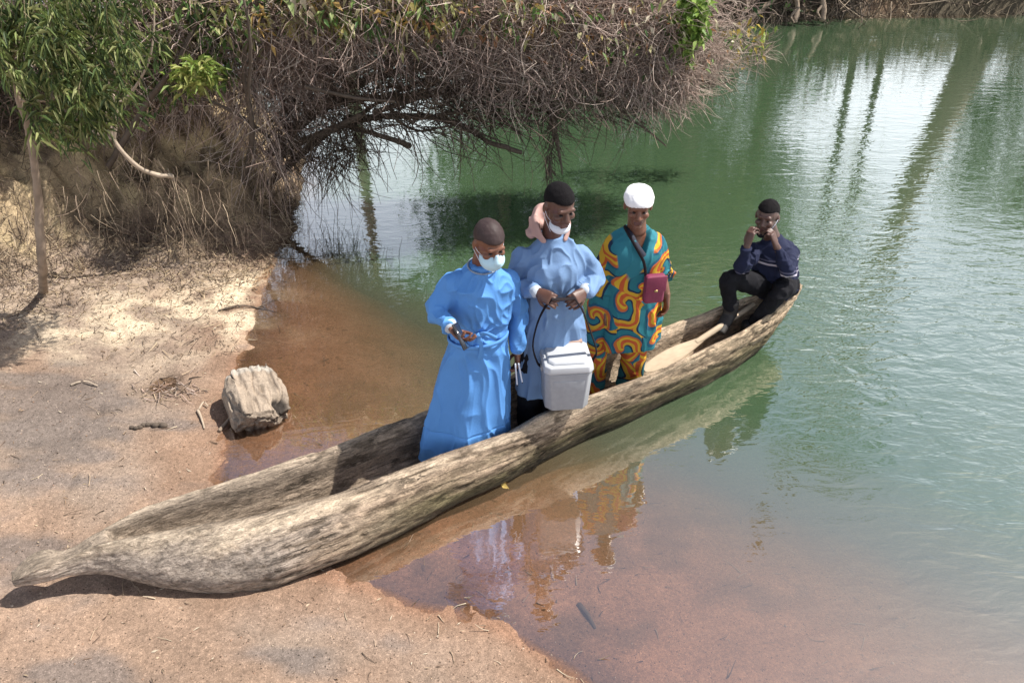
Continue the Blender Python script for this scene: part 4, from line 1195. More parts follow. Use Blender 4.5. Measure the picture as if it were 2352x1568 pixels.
#@@BANK
# ------------------------------------------------------------------ the sawn log end on the sand
def log_block():
    c = arr(at(590, 915, .13)); c[2] = .125
    e1 = unit((.50, -.86, -.12)); p_ = unit((.86, .50, 0)); up = np.cross(p_, e1) * 1.0
    if up[2] < 0: up = -up
    nA = unit(p_ * .36 + up * .93); nB = np.cross(e1, nA)
    if np.dot(nB, p_) > 0: nB = -nB
    M = np.stack([e1, nB, nA], 1)
    L_ = np.array([(-.20, .12, .10), (-.23, -.10, .13), (.17, -.15, .10), (.20, .13, .07), (-.17, .145, -.14), (-.17, -.15, -.15), (.14, -.17, -.16), (.16, .15, -.15), (-.05, .17, .0), (.06, .175, -.03), (-.04, -.17, .09), (.22, -.02, .0), (-.22, .03, -.02)], float)
    import bmesh
    bm = bmesh.new()
    for q in L_: bm.verts.new(c + M @ (q * arr((1.12, 1.2, .92))))
    bmesh.ops.convex_hull(bm, input=bm.verts)
    bmesh.ops.delete(bm, geom=[v for v in bm.verts if not v.link_faces], context='VERTS')
    me = bpy.data.meshes.new('t'); bm.to_mesh(me); bm.free()
    V, _, F = read_mesh(me); bpy.data.meshes.remove(me)
    V, N_, F = fuse([(V, F)], .007, 1)
    q = (V - c) @ M
    g = fbm(q * arr((7, 26, 26)), 4, 501) * .010 - np.clip(1 - np.abs(fbm(q * arr((3, 15, 15)), 2, 505)) * 7, 0, 1) * .022
    ch = np.floor(vnoise(q * arr((6, 11, 11)), 509) * 2.2) * .010
    V = V + N_ * (g + ch)[:, None]
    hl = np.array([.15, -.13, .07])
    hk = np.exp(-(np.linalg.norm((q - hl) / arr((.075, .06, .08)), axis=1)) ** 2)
    V = V - np.outer(hk, M @ unit((.3, -.5, .8))) * .11
    nt_ = np.exp(-(np.linalg.norm((q - arr((-.02, -.02, .13))) / arr((.04, .014, .06)), axis=1)) ** 2)
    V = V - np.outer(nt_, nA) * .05
    cl = np.tile(np.array([.31, .25, .195]), (len(V), 1))
    cl = lerp(cl, (.20, .16, .125), sstep(.0, .5, fbm(q * arr((5, 20, 20)), 4, 507) + .1))
    cl = lerp(cl, (.36, .33, .29), sstep(-.16, -.20, q[:, 0]) * .8)
    cl = lerp(cl, (.04, .033, .028), sstep(.25, .6, hk + .3 * nt_))  # shade in the hollow and notch painted dark
    return V, F, cl, c
V_, F_, cl, c_ = log_block()
stump = tag(obj('log_block', V_, F_, m_wood, origin=(c_[0], c_[1], 0), col=cl), 'short weathered block of log with a dark hollow lying on the wet sand', 'log')

m_twig = mat('dead_twigs', (1, 1, 1), .85, .15, 20, vcol=True, spec=.2)
m_bark = mat('grey_bark', (.26, .20, .15), .9, .3, 12, .004, 40, spec=.2)
m_barkd = mat('dark_bark', (.105, .083, .066), .9, .3, 12, .004, 40, spec=.2)
m_leaf = mat('leaves', (1, 1, 1), .55, .12, 30, vcol=True, transl=.32, spec=.35)
TW = [(.46, .36, .31), (.34, .26, .22), (.56, .46, .39), (.20, .15, .13), (.41, .30, .25)]

def stuff(name, V, F, m, parent=None, origin=None, col=None, label=None, kind='stuff'):
    o = obj(name, V, F, m, parent, origin=origin, col=col, smooth=True)
    o['kind'] = kind
    if label: o['label'] = label
    return o

def ground_z(P):
    z, *_ = terrain(P[:, :2]); return z

# small sticks and wood scraps one can pick out
def stick(pts, r, m, name, label, cat='stick', group=None, forks=()):
    c0 = arr(pts[0])
    parts = [loft(pts, np.linspace(r, r * .5, len(pts)), n=8, sub=4)]
    for f_ in forks: parts.append(loft(f_, np.linspace(r * .7, r * .3, len(f_)), n=6, sub=3))
    V, F = merge(*parts)
    V = V + (fbm(V * 30, 2, 7) * r * .5)[:, None] * arr((.3, .3, .6))
    return tag(obj(name, V, F, m, origin=c0), label, cat, group)
def onland(u, v, h=.01, z=.12):
    p = at(u, v, z)
    for _ in range(4): p = at(u, v, gz_at(p.x, p.y))
    return arr((p.x, p.y, p.z + h))
m_pale = mat('bleached_wood', (.36, .29, .22), .95, .2, 20, .002, 60)
stick([onland(165, 886), onland(195, 880, .02), onland(225, 888)], .009, m_pale, 'stick', 'short pale stick lying on the grey patch at the far left')
stick([onland(455, 945), onland(463, 962, .015), onland(470, 985)], .011, m_pale, 'stick', 'bleached stick upright in the picture between twig nest and log block', forks=[[onland(458, 942), onland(470, 930, .03), onland(478, 936)]])
stick([onland(505, 990), onland(530, 968, .03), onland(545, 950, .06)], .014, m_bark, 'root_stub', 'curved broken root stub at the lower left of the log block', 'root')
stick([onland(1330, 1388, .0, -.1), onland(1348, 1412, .012, -.1), onland(1366, 1443, .0, -.1)], .016, m_barkd, 'sunken_stick', 'dark stick lying under the clear shallow water in front of the canoe')
stick([onland(505, 715), onland(560, 705, .015), onland(640, 718, .0)], .008, m_barkd, 'wet_twig', 'thin dark twig lying at the waterline above the log block', 'twig', forks=[[onland(590, 710), onland(620, 695, .01), onland(640, 690)]])
# low dark clods in a row
parts = []
for k in range(9):
    p = onland(304 + k * 9, 985 - k * .8 + random.uniform(-4, 4)); r = random.uniform(.012, .022)
    parts.append(ell(p, (r * 1.3, r, r * 1.1)))
V_, F_ = merge(*parts); tag(obj('bark_scrap', V_, F_, m_barkd, origin=onland(340, 985)), 'crumbled dark scrap of bark below the twig nest', 'bark')
# nest of drift twigs
n = 70
S_ = np.array([onland(random.gauss(385, 40), random.gauss(893, 16), .015) for _ in range(n)])
V_, F_, _, ix = twigs(S_, rdir(n, (.5, -.35, .05)) * arr((1, 1, .25)), R.uniform(.05, .2, n), R.uniform(.0025, .006, n), 5, .25)
tag(obj('twig_nest', V_, F_, m_twig, origin=onland(385, 893), col=pick(TW + [(.42, .32, .22), (.05, .04, .035)], n)[ix]), 'flat nest of dry drift twigs on the sand left of the log block', 'twigs')
# yellow leaf floating at the hull
lf_ = at(1138, 1112, .006)
V_, F_, _ = leaves(np.array([lf_, lf_ + Vector((.03, .005, 0))]), np.array([[.9, .3, .05], [.6, -.4, .1]]), np.array([.10, .07]), np.array([.04, .035]))
tag(obj('floating_leaf', V_, F_, m_leaf, origin=lf_, col=(.62, .45, .14)), 'yellow leaf floating against the near side of the canoe', 'leaf')

# litter on the bank: leaf scraps, chips, pebbles
def scatter(n, box_, cond):
    out = []
    while sum(map(len, out)) < n:
        q = np.c_[R.uniform(box_[0], box_[1], n * 2), R.uniform(box_[2], box_[3], n * 2)]
        z, s, b, f_ = terrain(q)
        k = cond(q, s, b)
        out.append(np.c_[q, z][k])
    return np.concatenate(out)[:n]
S_ = scatter(2300, (-4.6, .8, 1.4, 6.8), lambda q, s, b: (s > .05) & (R.random(len(s)) < .07 + .9 * np.exp(-((q[:, 1] - 5.8) / .7) ** 2)))
V_, F_, ix = leaves(S_ + arr((0, 0, .006)), rdir(len(S_)) * arr((1, 1, .2)), R.uniform(.012, .045, len(S_)), R.uniform(.005, .012, len(S_)), droop=.02)
stuff('leaf_litter', V_, F_, m_leaf, col=pick([(.46, .36, .25), (.30, .21, .14), (.14, .10, .07), (.55, .47, .36)], len(S_))[ix], label='dry leaf scraps strewn over the sand')
S_ = scatter(4800, (-4.6, 2.6, 1.3, 6.2), lambda q, s, b: s > -2.0)
r_ = R.uniform(.002, .0065, len(S_)) * np.where(R.random(len(S_)) < .05, 1.8, 1)
oc = np.array([[1, 0, 0], [-1, 0, 0], [0, 1, 0], [0, -1, 0], [0, 0, .7], [0, 0, -.7]], float)
of = np.array([[0, 2, 4], [2, 1, 4], [1, 3, 4], [3, 0, 4], [2, 0, 5], [1, 2, 5], [3, 1, 5], [0, 3, 5]])
V_ = (S_[:, None, :] + oc[None] * r_[:, None, None] * R.uniform(.7, 1.3, (len(S_), 6, 1))).reshape(-1, 3)
F_ = (np.arange(len(S_))[:, None, None] * 6 + of[None]).reshape(-1, 3)
stuff('gravel', V_, F_, m_twig, col=np.repeat(pick([(.36, .26, .18), (.44, .35, .27), (.17, .11, .08), (.27, .17, .115)], len(S_)), 6, 0), label='coarse red and pale grains of gravel on the wet sand')
S_ = scatter(760, (-4.6, 2.6, 1.3, 6.4), lambda q, s, b: s > -2.2)
V_, F_, _, ix = twigs(S_ + arr((0, 0, .006)), rdir(len(S_)) * arr((1, 1, .12)), R.uniform(.03, .13, len(S_)), R.uniform(.0015, .0045, len(S_)), 4, .2)
stuff('twig_litter', V_, F_, m_twig, col=pick([(.36, .27, .19), (.16, .11, .08), (.08, .06, .045), (.50, .41, .30)], len(S_))[ix], label='broken bits of twig strewn over the sand')
# dry straw, fallen twigs and roots over the foot of the bluff
S_ = scatter(7500, (-6, -2.0, 4.9, 8.0), lambda q, s, b: (s > .0) & (b < .7) & (R.random(len(s)) < np.clip(.08 + sstep(-1.0, -.1, b) * (.25 + .75 * sstep(.4, .05, b)), 0, 1)))
z, s, b, f_ = terrain(S_[:, :2])
n = len(S_)
dn = np.c_[R.normal(.25, .7, n), R.normal(-.55, .6, n), R.normal(-.05, .35, n) - .35 * sstep(-.1, .3, b)]
V_, F_, _, ix = twigs(S_ + arr((0, 0, .012)), dn, R.uniform(.04, .17, n), R.uniform(.0018, .0045, n), 4, .25)
stuff('dry_straw', V_, F_, m_twig, col=pick([(.44, .34, .22), (.30, .22, .15), (.18, .13, .095), (.09, .065, .05), (.50, .40, .27), (.13, .095, .075)], n)[ix], label='dry straw and fallen twigs matted over the foot of the bluff')
# roots hanging down the eroded face
n = 520
t_ = R.random(n) ** .9
bl = np.array([(-5.6, 5.0), (-4.5, 5.95), (-3.8, 6.35), (-3.4, 6.75), (-3.0, 6.5), (-2.7, 6.75), (-2.42, 7.2), (-2.5, 8.2)])
q = catmull(bl, 20)[(t_ * 139).astype(int)] + R.normal(0, .07, (n, 2)) + arr((.1, -.15))
S_ = np.c_[q, ground_z(q) + R.uniform(.1, .95, n)]
V_, F_, _, ix = twigs(S_, np.c_[R.normal(.15, .3, n), R.normal(-.25, .3, n), R.normal(-1, .3, n)], R.uniform(.12, .42, n), R.uniform(.002, .0045, n), 6, .2, .15)
stuff('hanging_roots', V_, F_, m_twig, col=pick([(.16, .12, .09), (.09, .065, .05), (.28, .21, .155), (.40, .31, .22)], n)[ix], label='thin roots hanging down the eroded bluff')

#@@PLANTS
# ------------------------------------------------------------------ sapling at the left with a drooping green crown
def limb(pts, r0, r1, m, name, parent, n=10, sub=5, rough=.3):
    V, F = loft(pts, np.linspace(r0, r1, len(pts)), n=n, sub=sub)
    V = V + np.c_[vnoise(V * 12, 1), vnoise(V * 12, 2), vnoise(V * 12, 3)] * r0 * rough
    return obj(name, V, F, m, parent, origin=pts[0])
sb = onland(98, 668, -.02, .35)
sap = tag(empty('sapling', sb), 'slender grey sapling with drooping narrow green leaves on the left bank', 'tree')
limb([sb, ax(96, 600, 5.42), ax(90, 480, 5.44), ax(82, 400, 5.44), ax(66, 300, 5.43), ax(40, 215, 5.42), ax(28, 150, 5.42), ax(30, 60, 5.42), ax(60, -60, 5.42)], .034, .016, m_bark, 'trunk', sap)
for k, pts in enumerate(([(30, 130), (90, 60), (160, 30)], [(32, 100), (120, 130), (210, 110)], [(45, 230), (110, 230), (190, 200)], [(28, 150), (-40, 80), (-80, 40)], [(40, 0), (160, -40), (260, -20)])):
    limb([ax(u, v, 5.42 - .06 * j * (1 + k % 3)) for j, (u, v) in enumerate(pts)], .014, .006, m_bark, 'branch', sap, 6)
n = 2600
cen = [(-3.0, 5.25, 2.35, .42, .38, .3), (-2.75, 5.2, 2.2, .26, .3, .26), (-2.95, 5.2, 2.02, .24, .3, .16), (-3.4, 5.3, 2.35, .35, .35, .35), (-2.55, 5.25, 2.5, .33, .33, .3), (-2.8, 5.1, 1.86, .13, .2, .12), (-3.3, 5.3, 2.75, .9, .5, .35), (-2.3, 5.5, 2.8, .5, .4, .3)]
P_ = np.concatenate([in_ell(int(n * w_), c_[:3], c_[3:]) for c_, w_ in zip(cen, (.26, .14, .14, .15, .12, .05, .2, .1))])
# leaves sit in sprays round twig ends
tips = P_[R.choice(len(P_), 230, replace=False)]
V_, F_, Pl, ix = twigs(tips, rdir(230, (.3, -.2, -.3)), R.uniform(.15, .3, 230), .003, 4, .25, .05)
stuff('twigs', V_, F_, m_twig, sap, sb, col=(.20, .17, .10))
L0 = Pl[:, 1:].reshape(-1, 3); L0 = np.repeat(L0, 7, 0) + R.normal(0, .025, (len(L0) * 7, 3))
V_, F_, ix = leaves(L0, rdir(len(L0), (.25, -.25, -.75)), R.uniform(.06, .13, len(L0)), R.uniform(.009, .018, len(L0)), droop=.3)
cl = pick([(.14, .19, .055), (.09, .14, .045), (.22, .27, .09), (.06, .095, .035), (.29, .31, .13)], len(L0))[ix]
stuff('crown', V_, F_, m_leaf, sap, sb, col=cl)

# pale bare branch leaning out of the bluff
bb = ax(395, 405, 6.3)
bare = tag(empty('bare_branch', bb), 'pale forked bare branch curving out of the bluff', 'branch')
limb([bb, ax(350, 400, 6.2), ax(300, 370, 6.12), ax(262, 320, 6.1), ax(250, 270, 6.1)], .022, .014, m_pale, 'stem', bare, 8)
limb([ax(262, 320, 6.1), ax(268, 250, 6.12), ax(252, 190, 6.15), ax(270, 160, 6.15)], .014, .008, m_pale, 'fork', bare, 8)
limb([ax(215, 300, 6.1), ax(255, 250, 6.05), ax(300, 215, 6.05), ax(345, 130, 6.05), ax(355, 20, 6.1)], .013, .007, m_pale, 'fork', bare, 8)
limb([ax(255, 318, 6.1), ax(200, 300, 6.1), ax(120, 285, 6.15)], .011, .005, m_pale, 'fork', bare, 8)

def bush(name, label, base, limbs, lm, tw_spec, lf_spec, cat='bush'):
    o = tag(empty(name, base), label, cat)
    for pts, r0, r1 in limbs:
        limb(pts, r0, r1, lm, 'limb', o, 8, 5)
    parts, cols, Ps = [], [], []
    for (n, c, r, bias, l0, l1, r0, r1, wig, grav, tcols) in tw_spec:
        S_ = in_ell(n, c, r, shell=.1)
        V, F, P, ix = twigs(S_, rdir(n, bias), R.uniform(l0, l1, n), R.uniform(r0, r1, n), 6, wig, grav)
        parts.append((V, F)); cols.append(pick(tcols, n)[ix]); Ps.append(P)
    V, F = merge(*parts)
    stuff('twigs', V, F, m_twig, o, base, col=np.concatenate(cols))
    parts, cols = [], []
    for (n, c, r, bias, l0, l1, w0, w1, lcols, clump) in lf_spec:
        k = max(1, n // clump)
        cc = in_ell(k, c, r)
        S_ = np.repeat(cc, clump, 0)
        S_ = S_ + R.normal(0, .045, S_.shape)
        m_ = len(S_)
        V, F, ix = leaves(S_, rdir(m_, bias), R.uniform(l0, l1, m_), R.uniform(w0, w1, m_))
        kc = np.repeat(pick(lcols, k, jit=.1), clump, 0) * R.uniform(.75, 1.25, (m_, 1))
        parts.append((V, F)); cols.append(kc[ix])
    if parts:
        V, F = merge(*parts)
        stuff('leaves', V, F, m_leaf, o, base, col=np.concatenate(cols))
    return o
GR = [(.10, .18, .05), (.06, .12, .035), (.16, .24, .07)]
YL = [(.42, .36, .12), (.34, .34, .14), (.46, .30, .10), (.26, .32, .12), (.5, .46, .26)]
OR = [(.36, .16, .07), (.32, .17, .09), (.30, .21, .12)]
PL = [(.62, .55, .42), (.55, .50, .34)]

# tangled brown bush on top of the bluff
bush('tangled_bush', 'tangled brown vine bush hanging over the bluff between sapling and water', (-3.0, 7.2, 1.2),
     [([ax(250, 380, 6.9), ax(330, 250, 6.7), ax(420, 120, 6.7), ax(480, -40, 6.9)], .03, .015), ([ax(560, 420, 7.2), ax(580, 300, 7.0), ax(560, 150, 6.9), ax(600, -40, 6.9)], .03, .012),
      ([ax(640, 400, 7.4), ax(620, 320, 7.2), ax(500, 240, 6.9), ax(430, 230, 6.8)], .022, .01), ([ax(570, 230, 6.7), ax(575, 100, 6.6), ax(560, 0, 6.6)], .016, .01),
      ([ax(150, 330, 6.8), ax(120, 200, 6.7), ax(140, 60, 6.7)], .03, .015)],
     m_barkd,
     [(1400, (-2.75, 7.4, 1.9), (.62, .45, .6), (.15, -.1, -.35), .25, .8, .0028, .0065, .28, .06, TW),
      (2000, (-3.5, 7.15, 2.2), (1.0, .5, .65), (.2, -.2, -.2), .25, .7, .0028, .0065, .28, .05, TW),
      (420, (-2.35, 7.35, 1.15), (.28, .35, .6), (.1, -.1, -1.0), .3, .8, .0028, .006, .2, .06, TW),
      (1000, (-2.0, 7.4, 2.05), (.5, .4, .7), (.2, -.1, -.3), .25, .7, .0028, .006, .28, .05, TW),
      (1300, (-2.0, 7.65, 1.5), (.42, .3, .42), (.2, -.1, -.4), .25, .6, .0028, .006, .28, .04, TW),
      (1600, (-2.3, 7.35, 2.2), (.7, .5, .5), (.3, -.1, -.2), .25, .7, .0028, .006, .28, .05, TW),
      (1500, (-3.6, 7.35, 1.5), (1.0, .35, .42), (.2, -.3, -.5), .2, .6, .0028, .006, .28, .08, TW[1:] + [(.10, .075, .06)]),
      (1500, (-4.9, 6.9, 1.5), (.9, .45, .5), (.2, -.3, -.4), .2, .6, .0028, .006, .28, .08, [(.10, .075, .06), (.17, .12, .09), (.07, .06, .045)]),
      (2000, (-4.6, 7.6, 2.3), (1.5, .7, .9), (.1, -.1, -.3), .3, .8, .003, .007, .28, .05, [(.10, .075, .06), (.17, .12, .09), (.07, .06, .045)])],
     [(900, (-2.9, 7.0, 1.95), (.7, .35, .5), (.1, -.3, -.6), .06, .13, .02, .04, GR + YL[1:2], 5), (260, (-2.55, 6.5, 1.72), (.16, .15, .1), (.1, -.3, .2), .08, .15, .018, .03, [(.20, .28, .06), (.28, .30, .09)], 12),
      (700, (-3.5, 7.0, 1.6), (.8, .3, .35), (.1, -.3, -.5), .05, .10, .018, .035, GR + YL[1:2], 4), (500, (-2.3, 7.0, 2.25), (.6, .4, .35), (.1, -.3, -.6), .06, .12, .02, .04, YL + GR, 5), (1500, (-4.4, 7.0, 2.1), (1.4, .5, .8), (.1, -.2, -.5), .07, .14, .02, .04, GR, 6)])

# bush reaching out over the river
def L(pts, r0, r1, Y0, Y1):
    k = len(pts); return ([ax(u, v, Y0 + (Y1 - Y0) * j / (k - 1)) for j, (u, v) in enumerate(pts)], r0, r1)
OB = [L([(640, 360), (700, 322), (770, 295), (830, 262)], .045, .03, 7.5, 7.3), L([(620, 420), (760, 300), (880, 268), (1010, 272), (1080, 300), (1130, 330), (1198, 350)], .04, .02, 7.7, 7.3),
      L([(620, 350), (760, 240), (900, 225), (1060, 208), (1200, 215), (1330, 200)], .045, .02, 7.7, 7.4), L([(660, 300), (800, 200), (950, 160), (1150, 130), (1350, 110)], .045, .02, 7.9, 7.8),
      L([(780, 285), (900, 320), (940, 335)], .02, .03, 7.5, 7.6), L([(860, 260), (960, 225), (1060, 190), (1180, 150)], .028, .014, 7.4, 7.3), L([(990, 270), (1080, 250), (1180, 225), (1260, 235)], .022, .012, 7.4, 7.3),
      L([(1060, 208), (1120, 255), (1170, 290), (1200, 310)], .014, .007, 7.5, 7.4), L([(1330, 200), (1400, 225), (1440, 265), (1500, 310), (1530, 335)], .018, .006, 7.4, 7.3), L([(1200, 215), (1300, 230), (1420, 240), (1480, 285)], .016, .007, 7.4, 7.4),
      L([(700, 200), (820, 225), (905, 232)], .02, .012, 7.0, 7.0), L([(1350, 110), (1470, 130), (1580, 170), (1640, 195), (1690, 180)], .02, .006, 7.8, 7.8), L([(1440, 190), (1530, 215), (1590, 205), (1640, 200)], .012, .006, 7.6, 7.6),
      L([(900, 268), (960, 300), (1050, 290), (1150, 325)], .014, .007, 7.35, 7.3), L([(820, 270), (870, 235), (940, 200), (1020, 170)], .02, .01, 7.5, 7.6)]
ob = bush('overhanging_bush', 'dead brown bush reaching far out over the green water behind the people', (-2.4, 7.8, .9), OB, m_barkd,
     [(3200, (-1.2, 7.5, 2.15), (1.0, .6, .62), (.5, -.1, -.15), .25, .75, .0028, .006, .3, .03, TW), (4200, (-.1, 7.55, 2.1), (1.1, .6, .6), (.4, -.1, -.1), .22, .65, .0026, .0055, .32, .02, TW),
      (4200, (1.0, 7.75, 1.95), (.85, .55, .55), (.4, -.1, -.2), .2, .6, .0024, .005, .32, .02, TW), (1400, (1.6, 7.9, 1.55), (.45, .4, .35), (.5, -.1, -.35), .2, .5, .0022, .0045, .3, .02, TW),
      (1500, (.2, 7.5, 1.55), (.9, .4, .22), (.4, -.1, -.35), .2, .5, .0024, .005, .3, .02, TW), (800, (-1.0, 7.5, 1.5), (.9, .4, .2), (.4, -.1, -.3), .2, .55, .0028, .006, .3, .02, [(.10, .075, .055), (.07, .05, .04), (.16, .12, .09)]),
      (420, (-.7, 7.4, 1.2), (1.1, .3, .26), (1.0, -.1, -.2), .3, .9, .004, .008, .22, .02, [(.10, .075, .055), (.07, .05, .04), (.14, .105, .085)]),
      (260, (.6, 7.4, 1.25), (.7, .3, .2), (.9, -.1, -.35), .25, .7, .003, .006, .22, .02, [(.12, .09, .07), (.08, .06, .045)]),
      (1500, (1.25, 7.5, 1.45), (.5, .3, .32), (.4, -.1, -.4), .2, .5, .0024, .0048, .3, .02, TW), (600, (.1, 7.4, 1.35), (1.0, .3, .2), (.4, -.1, -.5), .2, .5, .0024, .005, .3, .02, TW),
      (700, (-1.9, 7.5, .95), (.5, .4, .45), (.1, 0, -.9), .25, .7, .0028, .006, .2, .05, [(.10, .075, .055), (.07, .05, .04)])],
     [(900, (-1.2, 7.1, 2.2), (.8, .35, .4), (.1, -.3, -.7), .07, .13, .025, .045, YL + GR, 6), (700, (-.3, 7.1, 2.2), (.8, .35, .35), (.1, -.3, -.6), .05, .11, .02, .04, YL + OR + GR, 4),
      (450, (.6, 7.3, 2.0), (.9, .4, .45), (.1, -.3, -.5), .05, .09, .02, .04, YL + OR + PL + GR, 2), (260, (1.3, 7.5, 1.8), (.7, .4, .45), (.1, -.3, -.5), .05, .09, .02, .035, OR + PL + GR, 2),
      (160, (-1.75, 7.0, 2.3), (.35, .3, .3), (0, -.3, -.8), .08, .13, .04, .06, PL + YL, 4)])
# flood debris hanging from a limb
hp = ax(1268, 235, 7.35)
n = 120
S_ = np.array([hp + arr((0, 0, -.75 * k / n)) for k in range(n)]) + R.normal(0, .018, (n, 3))
V_, F_, _, ix = twigs(S_, rdir(n, (.12, 0, -1.6)), R.uniform(.1, .3, n), R.uniform(.003, .007, n), 5, .18)
V2, F2 = loft([hp, ax(1272, 290, 7.34), ax(1282, 340, 7.33), ax(1292, 400, 7.32)], [.022, .028, .018, .006], n=8)
V_, F_ = merge((V_, F_), (V2, F2))
tag(obj('hanging_debris', V_, F_, m_barkd, origin=hp), 'dark clump of flood debris hanging from the dead bush to the water', 'debris')
# bright leafy shoot at the tip of the dead bush
bush('leafy_shrub', 'bright green leafy shoots beyond the far tip of the dead brown bush', (1.9, 8.5, .8),
     [L([(1560, 260), (1570, 150), (1560, 40), (1550, -40)], .014, .006, 7.6, 7.4), L([(1565, 190), (1610, 110), (1640, 60)], .01, .005, 8.8, 8.8), L([(1565, 200), (1640, 140), (1700, 100)], .009, .004, 8.8, 8.8)], m_bark,
     [(260, (2.05, 8.8, 1.75), (.45, .25, .45), (.3, 0, .3), .2, .5, .002, .004, .25, 0, TW), (200, (2.5, 8.8, 1.35), (.3, .2, .2), (.5, 0, .2), .2, .4, .002, .004, .25, 0, TW)],
     [(560, (1.58, 7.35, 1.98), (.13, .12, .34), (.1, -.3, -.1), .06, .10, .035, .055, [(.20, .31, .06), (.29, .40, .10), (.13, .22, .045)], 5), (90, (2.5, 8.75, 1.5), (.3, .2, .25), (.1, -.3, -.3), .06, .10, .03, .05, [(.22, .30, .06), (.40, .30, .06)], 3)])

#@@FAR
# ------------------------------------------------------------------ far bank: trees that the river mirrors
def far_tree(x, y, h, lean, rt, crown, n, label, cols, lw=.16, cat='tree', group='trees on the far bank', bare=.35):
    b = arr((x, y, gz_at(x, y) - .1))
    o = tag(empty('far_tree', b), label, cat, group)
    top = b + arr((lean[0], lean[1], h))
    trunk = [b, mid_(b, top, .3) + arr((lean[0] * .08, 0, 0)), mid_(b, top, .65) - arr((lean[0] * .05, 0, 0)), top]
    limb(trunk, rt, rt * .35, m_bark if rt > .2 else m_barkd, 'trunk', o, 12, 5, .15)
    for k in range(5):
        s_ = mid_(b, top, bare + .12 * k); e_ = s_ + arr((random.uniform(-1, 1) * crown[0] * .7, random.uniform(-.5, .5) * crown[1], random.uniform(.3, 1.2)))
        limb([s_, mid_(s_, e_) + arr((0, 0, .15)), e_], rt * .35, rt * .12, m_barkd, 'branch', o, 6, 3)
    if n:
        k = n // 14
        cz = b[2] + h * (bare + 1.0) / 2
        cc = in_ell(k, (b[0] + lean[0] * .7, b[1], cz), (crown[0], crown[1], h * (1.0 - bare) / 2 + .5), shell=.15)
        S_ = np.repeat(cc, 14, 0) + R.normal(0, .30, (k * 14, 3))
        V, F, ix = leaves(S_, rdir(len(S_), (0, 0, -.3)), R.uniform(lw, lw * 2, len(S_)), R.uniform(lw * .4, lw * .8, len(S_)))
        stuff('crown', V, F, m_leaf, o, b, col=(np.repeat(pick(cols, k, jit=.2), 14, 0))[ix])
    return o
GD = [(.05, .10, .03), (.07, .13, .04), (.035, .07, .025), (.10, .16, .05)]
GY = [(.13, .17, .05), (.18, .20, .06), (.09, .13, .04)]
specs = [(-9.4, 23.5, 8.5, (.3, 0), .22, (2.2, 1.6), 5200, GD, .16, .2), (.0, 20.2, 9.5, (-.4, 0), .25, (2.2, 1.7), 8500, GD, .16, .12), (2.2, 19.0, 10.5, (.3, 0), .28, (2.2, 1.7), 9000, GD, .16, .1),
         (4.3, 18.6, 11.0, (.2, 0), .25, (2.1, 1.6), 8500, GY, .15, .08), (6.3, 19.4, 10.0, (-.2, 0), .22, (1.6, 1.4), 6500, GD, .15, .2), (8.0, 19.0, 8.5, (.4, 0), .10, (1.0, .9), 620, GY, .14, .3),
         (9.0, 19.7, 9.0, (.3, 0), .09, (1.1, .9), 420, GY, .14, .4), (1.2, 22.5, 12.5, (0, 0), .3, (3.0, 2.2), 9500, GD, .2, .10), (4.8, 22.8, 12.5, (0, 0), .3, (2.6, 2.0), 8000, GD, .2, .10), (-4.6, 22.5, 14.0, (.3, 0), .22, (3.4, 2.2), 7000, GD, .2, .66)]
kinds = ['dark full crowned tree on the far bank, alone beyond the gap at the left', 'dark full crowned tree on the far bank seen left of the yellowish one', 'tall dark tree on the far bank next to the yellowish tree', 'tall yellowish green tree on the far bank',
         'dark tree on the far bank right of the yellowish one', 'slim sparse tree on the far bank leaning right', 'slimmest sparse tree on the far bank by the open sky', 'tallest broad tree standing back from the far bank', 'second broad tree standing back, behind the yellowish one', 'high crowned tree with a long bare trunk above the bright gap']
for sp_, lb in zip(specs, kinds):
    x, y, h, ln, rt, cr, n, cols, lw, br = sp_
    far_tree(x, y, h, ln, rt, cr, n, lb, cols, lw, bare=br)
far_tree(10.5, 18.3, 12.5, (-1.5, .3), .36, (1.6, 1.2), 500, 'thick leaning trunk at the right of the far bank, mirrored in the bright water', GD, .16, bare=.86)
far_tree(13.4, 19.6, 4.6, (.2, 0), .16, (2.3, 1.6), 5200, 'low dense green tree at the right end of the far bank', GD, .15, bare=.05)
far_tree(17.5, 20.5, 5.5, (.2, 0), .18, (2.3, 1.6), 4600, 'low dense green tree standing off to the right of the far bank', GD, .15, bare=.05)
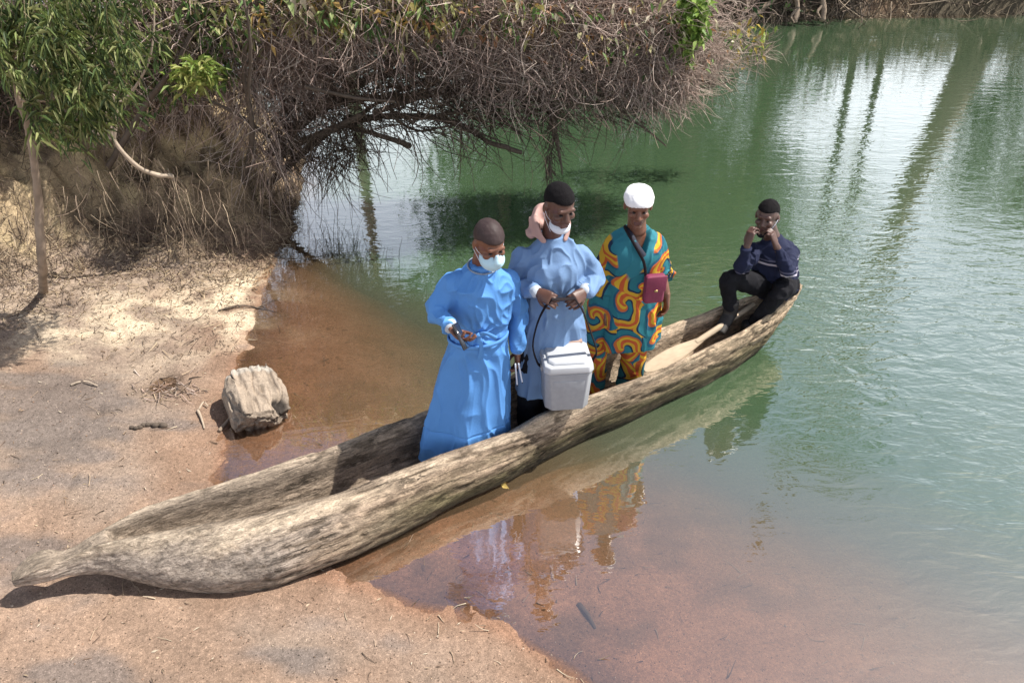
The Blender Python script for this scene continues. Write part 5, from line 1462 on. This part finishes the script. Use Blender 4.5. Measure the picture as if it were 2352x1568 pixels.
# undergrowth and roots along the far bank
n = 5200
tt = R.random(n)
fl2 = catmull(np.array([(-6, 21.2), (0, 18.4), (4.2, 16.75), (7, 17.3), (10.5, 17.6), (17, 17.5)]), 30)[(tt * 149).astype(int)]
q = fl2 + R.normal(0, .3, (n, 2)) + arr((0, .35))
k = R.random(n) < np.where(q[:, 0] > 7.2, .35, 1)
q = q[k]; n = len(q)
V_, F_, _, ix = twigs(np.c_[q, ground_z(q) + R.uniform(.0, .5, n)], np.c_[R.normal(.1, .5, n), R.normal(-.4, .4, n), R.normal(-.2, .7, n)], R.uniform(.3, 1.1, n), R.uniform(.006, .02, n), 5, .25, .08)
stuff('far_bank_roots', V_, F_, m_twig, col=pick([(.10, .075, .06), (.18, .14, .11), (.06, .05, .04), (.30, .24, .18)], n)[ix], label='tangle of dark roots and dead brush along the far bank')
n = 4000
q = catmull(np.array([(-4, 21.5), (0, 19.0), (4.2, 17.4), (6.5, 18.0)]), 30)[(R.random(n) * 89).astype(int)] + R.normal(0, .5, (n, 2))
V_, F_, ix = leaves(np.c_[q, ground_z(q) + R.uniform(.1, 1.6, n)], rdir(n, (0, -.2, -.3)), R.uniform(.12, .3, n), R.uniform(.05, .12, n))
stuff('far_undergrowth', V_, F_, m_leaf, col=pick(GD + [(.14, .10, .06)], n)[ix], label='dark undergrowth below the trees of the far bank')
n = 3500
q = catmull(np.array([(7, 17.8), (10.5, 18.1), (17, 18.0)]), 30)[(R.random(n) * 59).astype(int)] + R.normal(0, .45, (n, 2))
V_, F_, _, ix = twigs(np.c_[q, ground_z(q)], rdir(n, (0, -.2, .8)), R.uniform(.15, .5, n), R.uniform(.004, .008, n), 4, .2)
stuff('far_dry_grass', V_, F_, m_twig, col=pick([(.55, .45, .32), (.42, .33, .23), (.30, .24, .17)], n)[ix], label='dry straw coloured grass on top of the far bank')
for k, pts in enumerate(([(1700, 62), (1740, 30), (1790, -10)], [(1825, 50), (1832, 20), (1826, -20)], [(1890, 45), (1892, 10), (1890, -30)])):
    Yf = 16.4
    c0 = ax(*pts[0], Yf)
    o = tag(empty('dead_limb', c0), ('dead limb slanting out of the far bank beyond the green shoots', 'forked pale dead limb at the waterline of the far bank', 'straight dead limb by the dark hollow of the far bank')[k], 'branch', 'dead limbs on the far bank')
    limb([ax(u, v, Yf + .1 * j) for j, (u, v) in enumerate(pts)], .06, .04, m_bark, 'stem', o, 8)
    limb([ax(*pts[1], Yf + .1), ax(pts[1][0] - 14, pts[1][1] + 18, Yf), ax(pts[1][0] - 8, pts[1][1] + 32, Yf - .1)], .035, .015, m_bark, 'fork', o, 6)
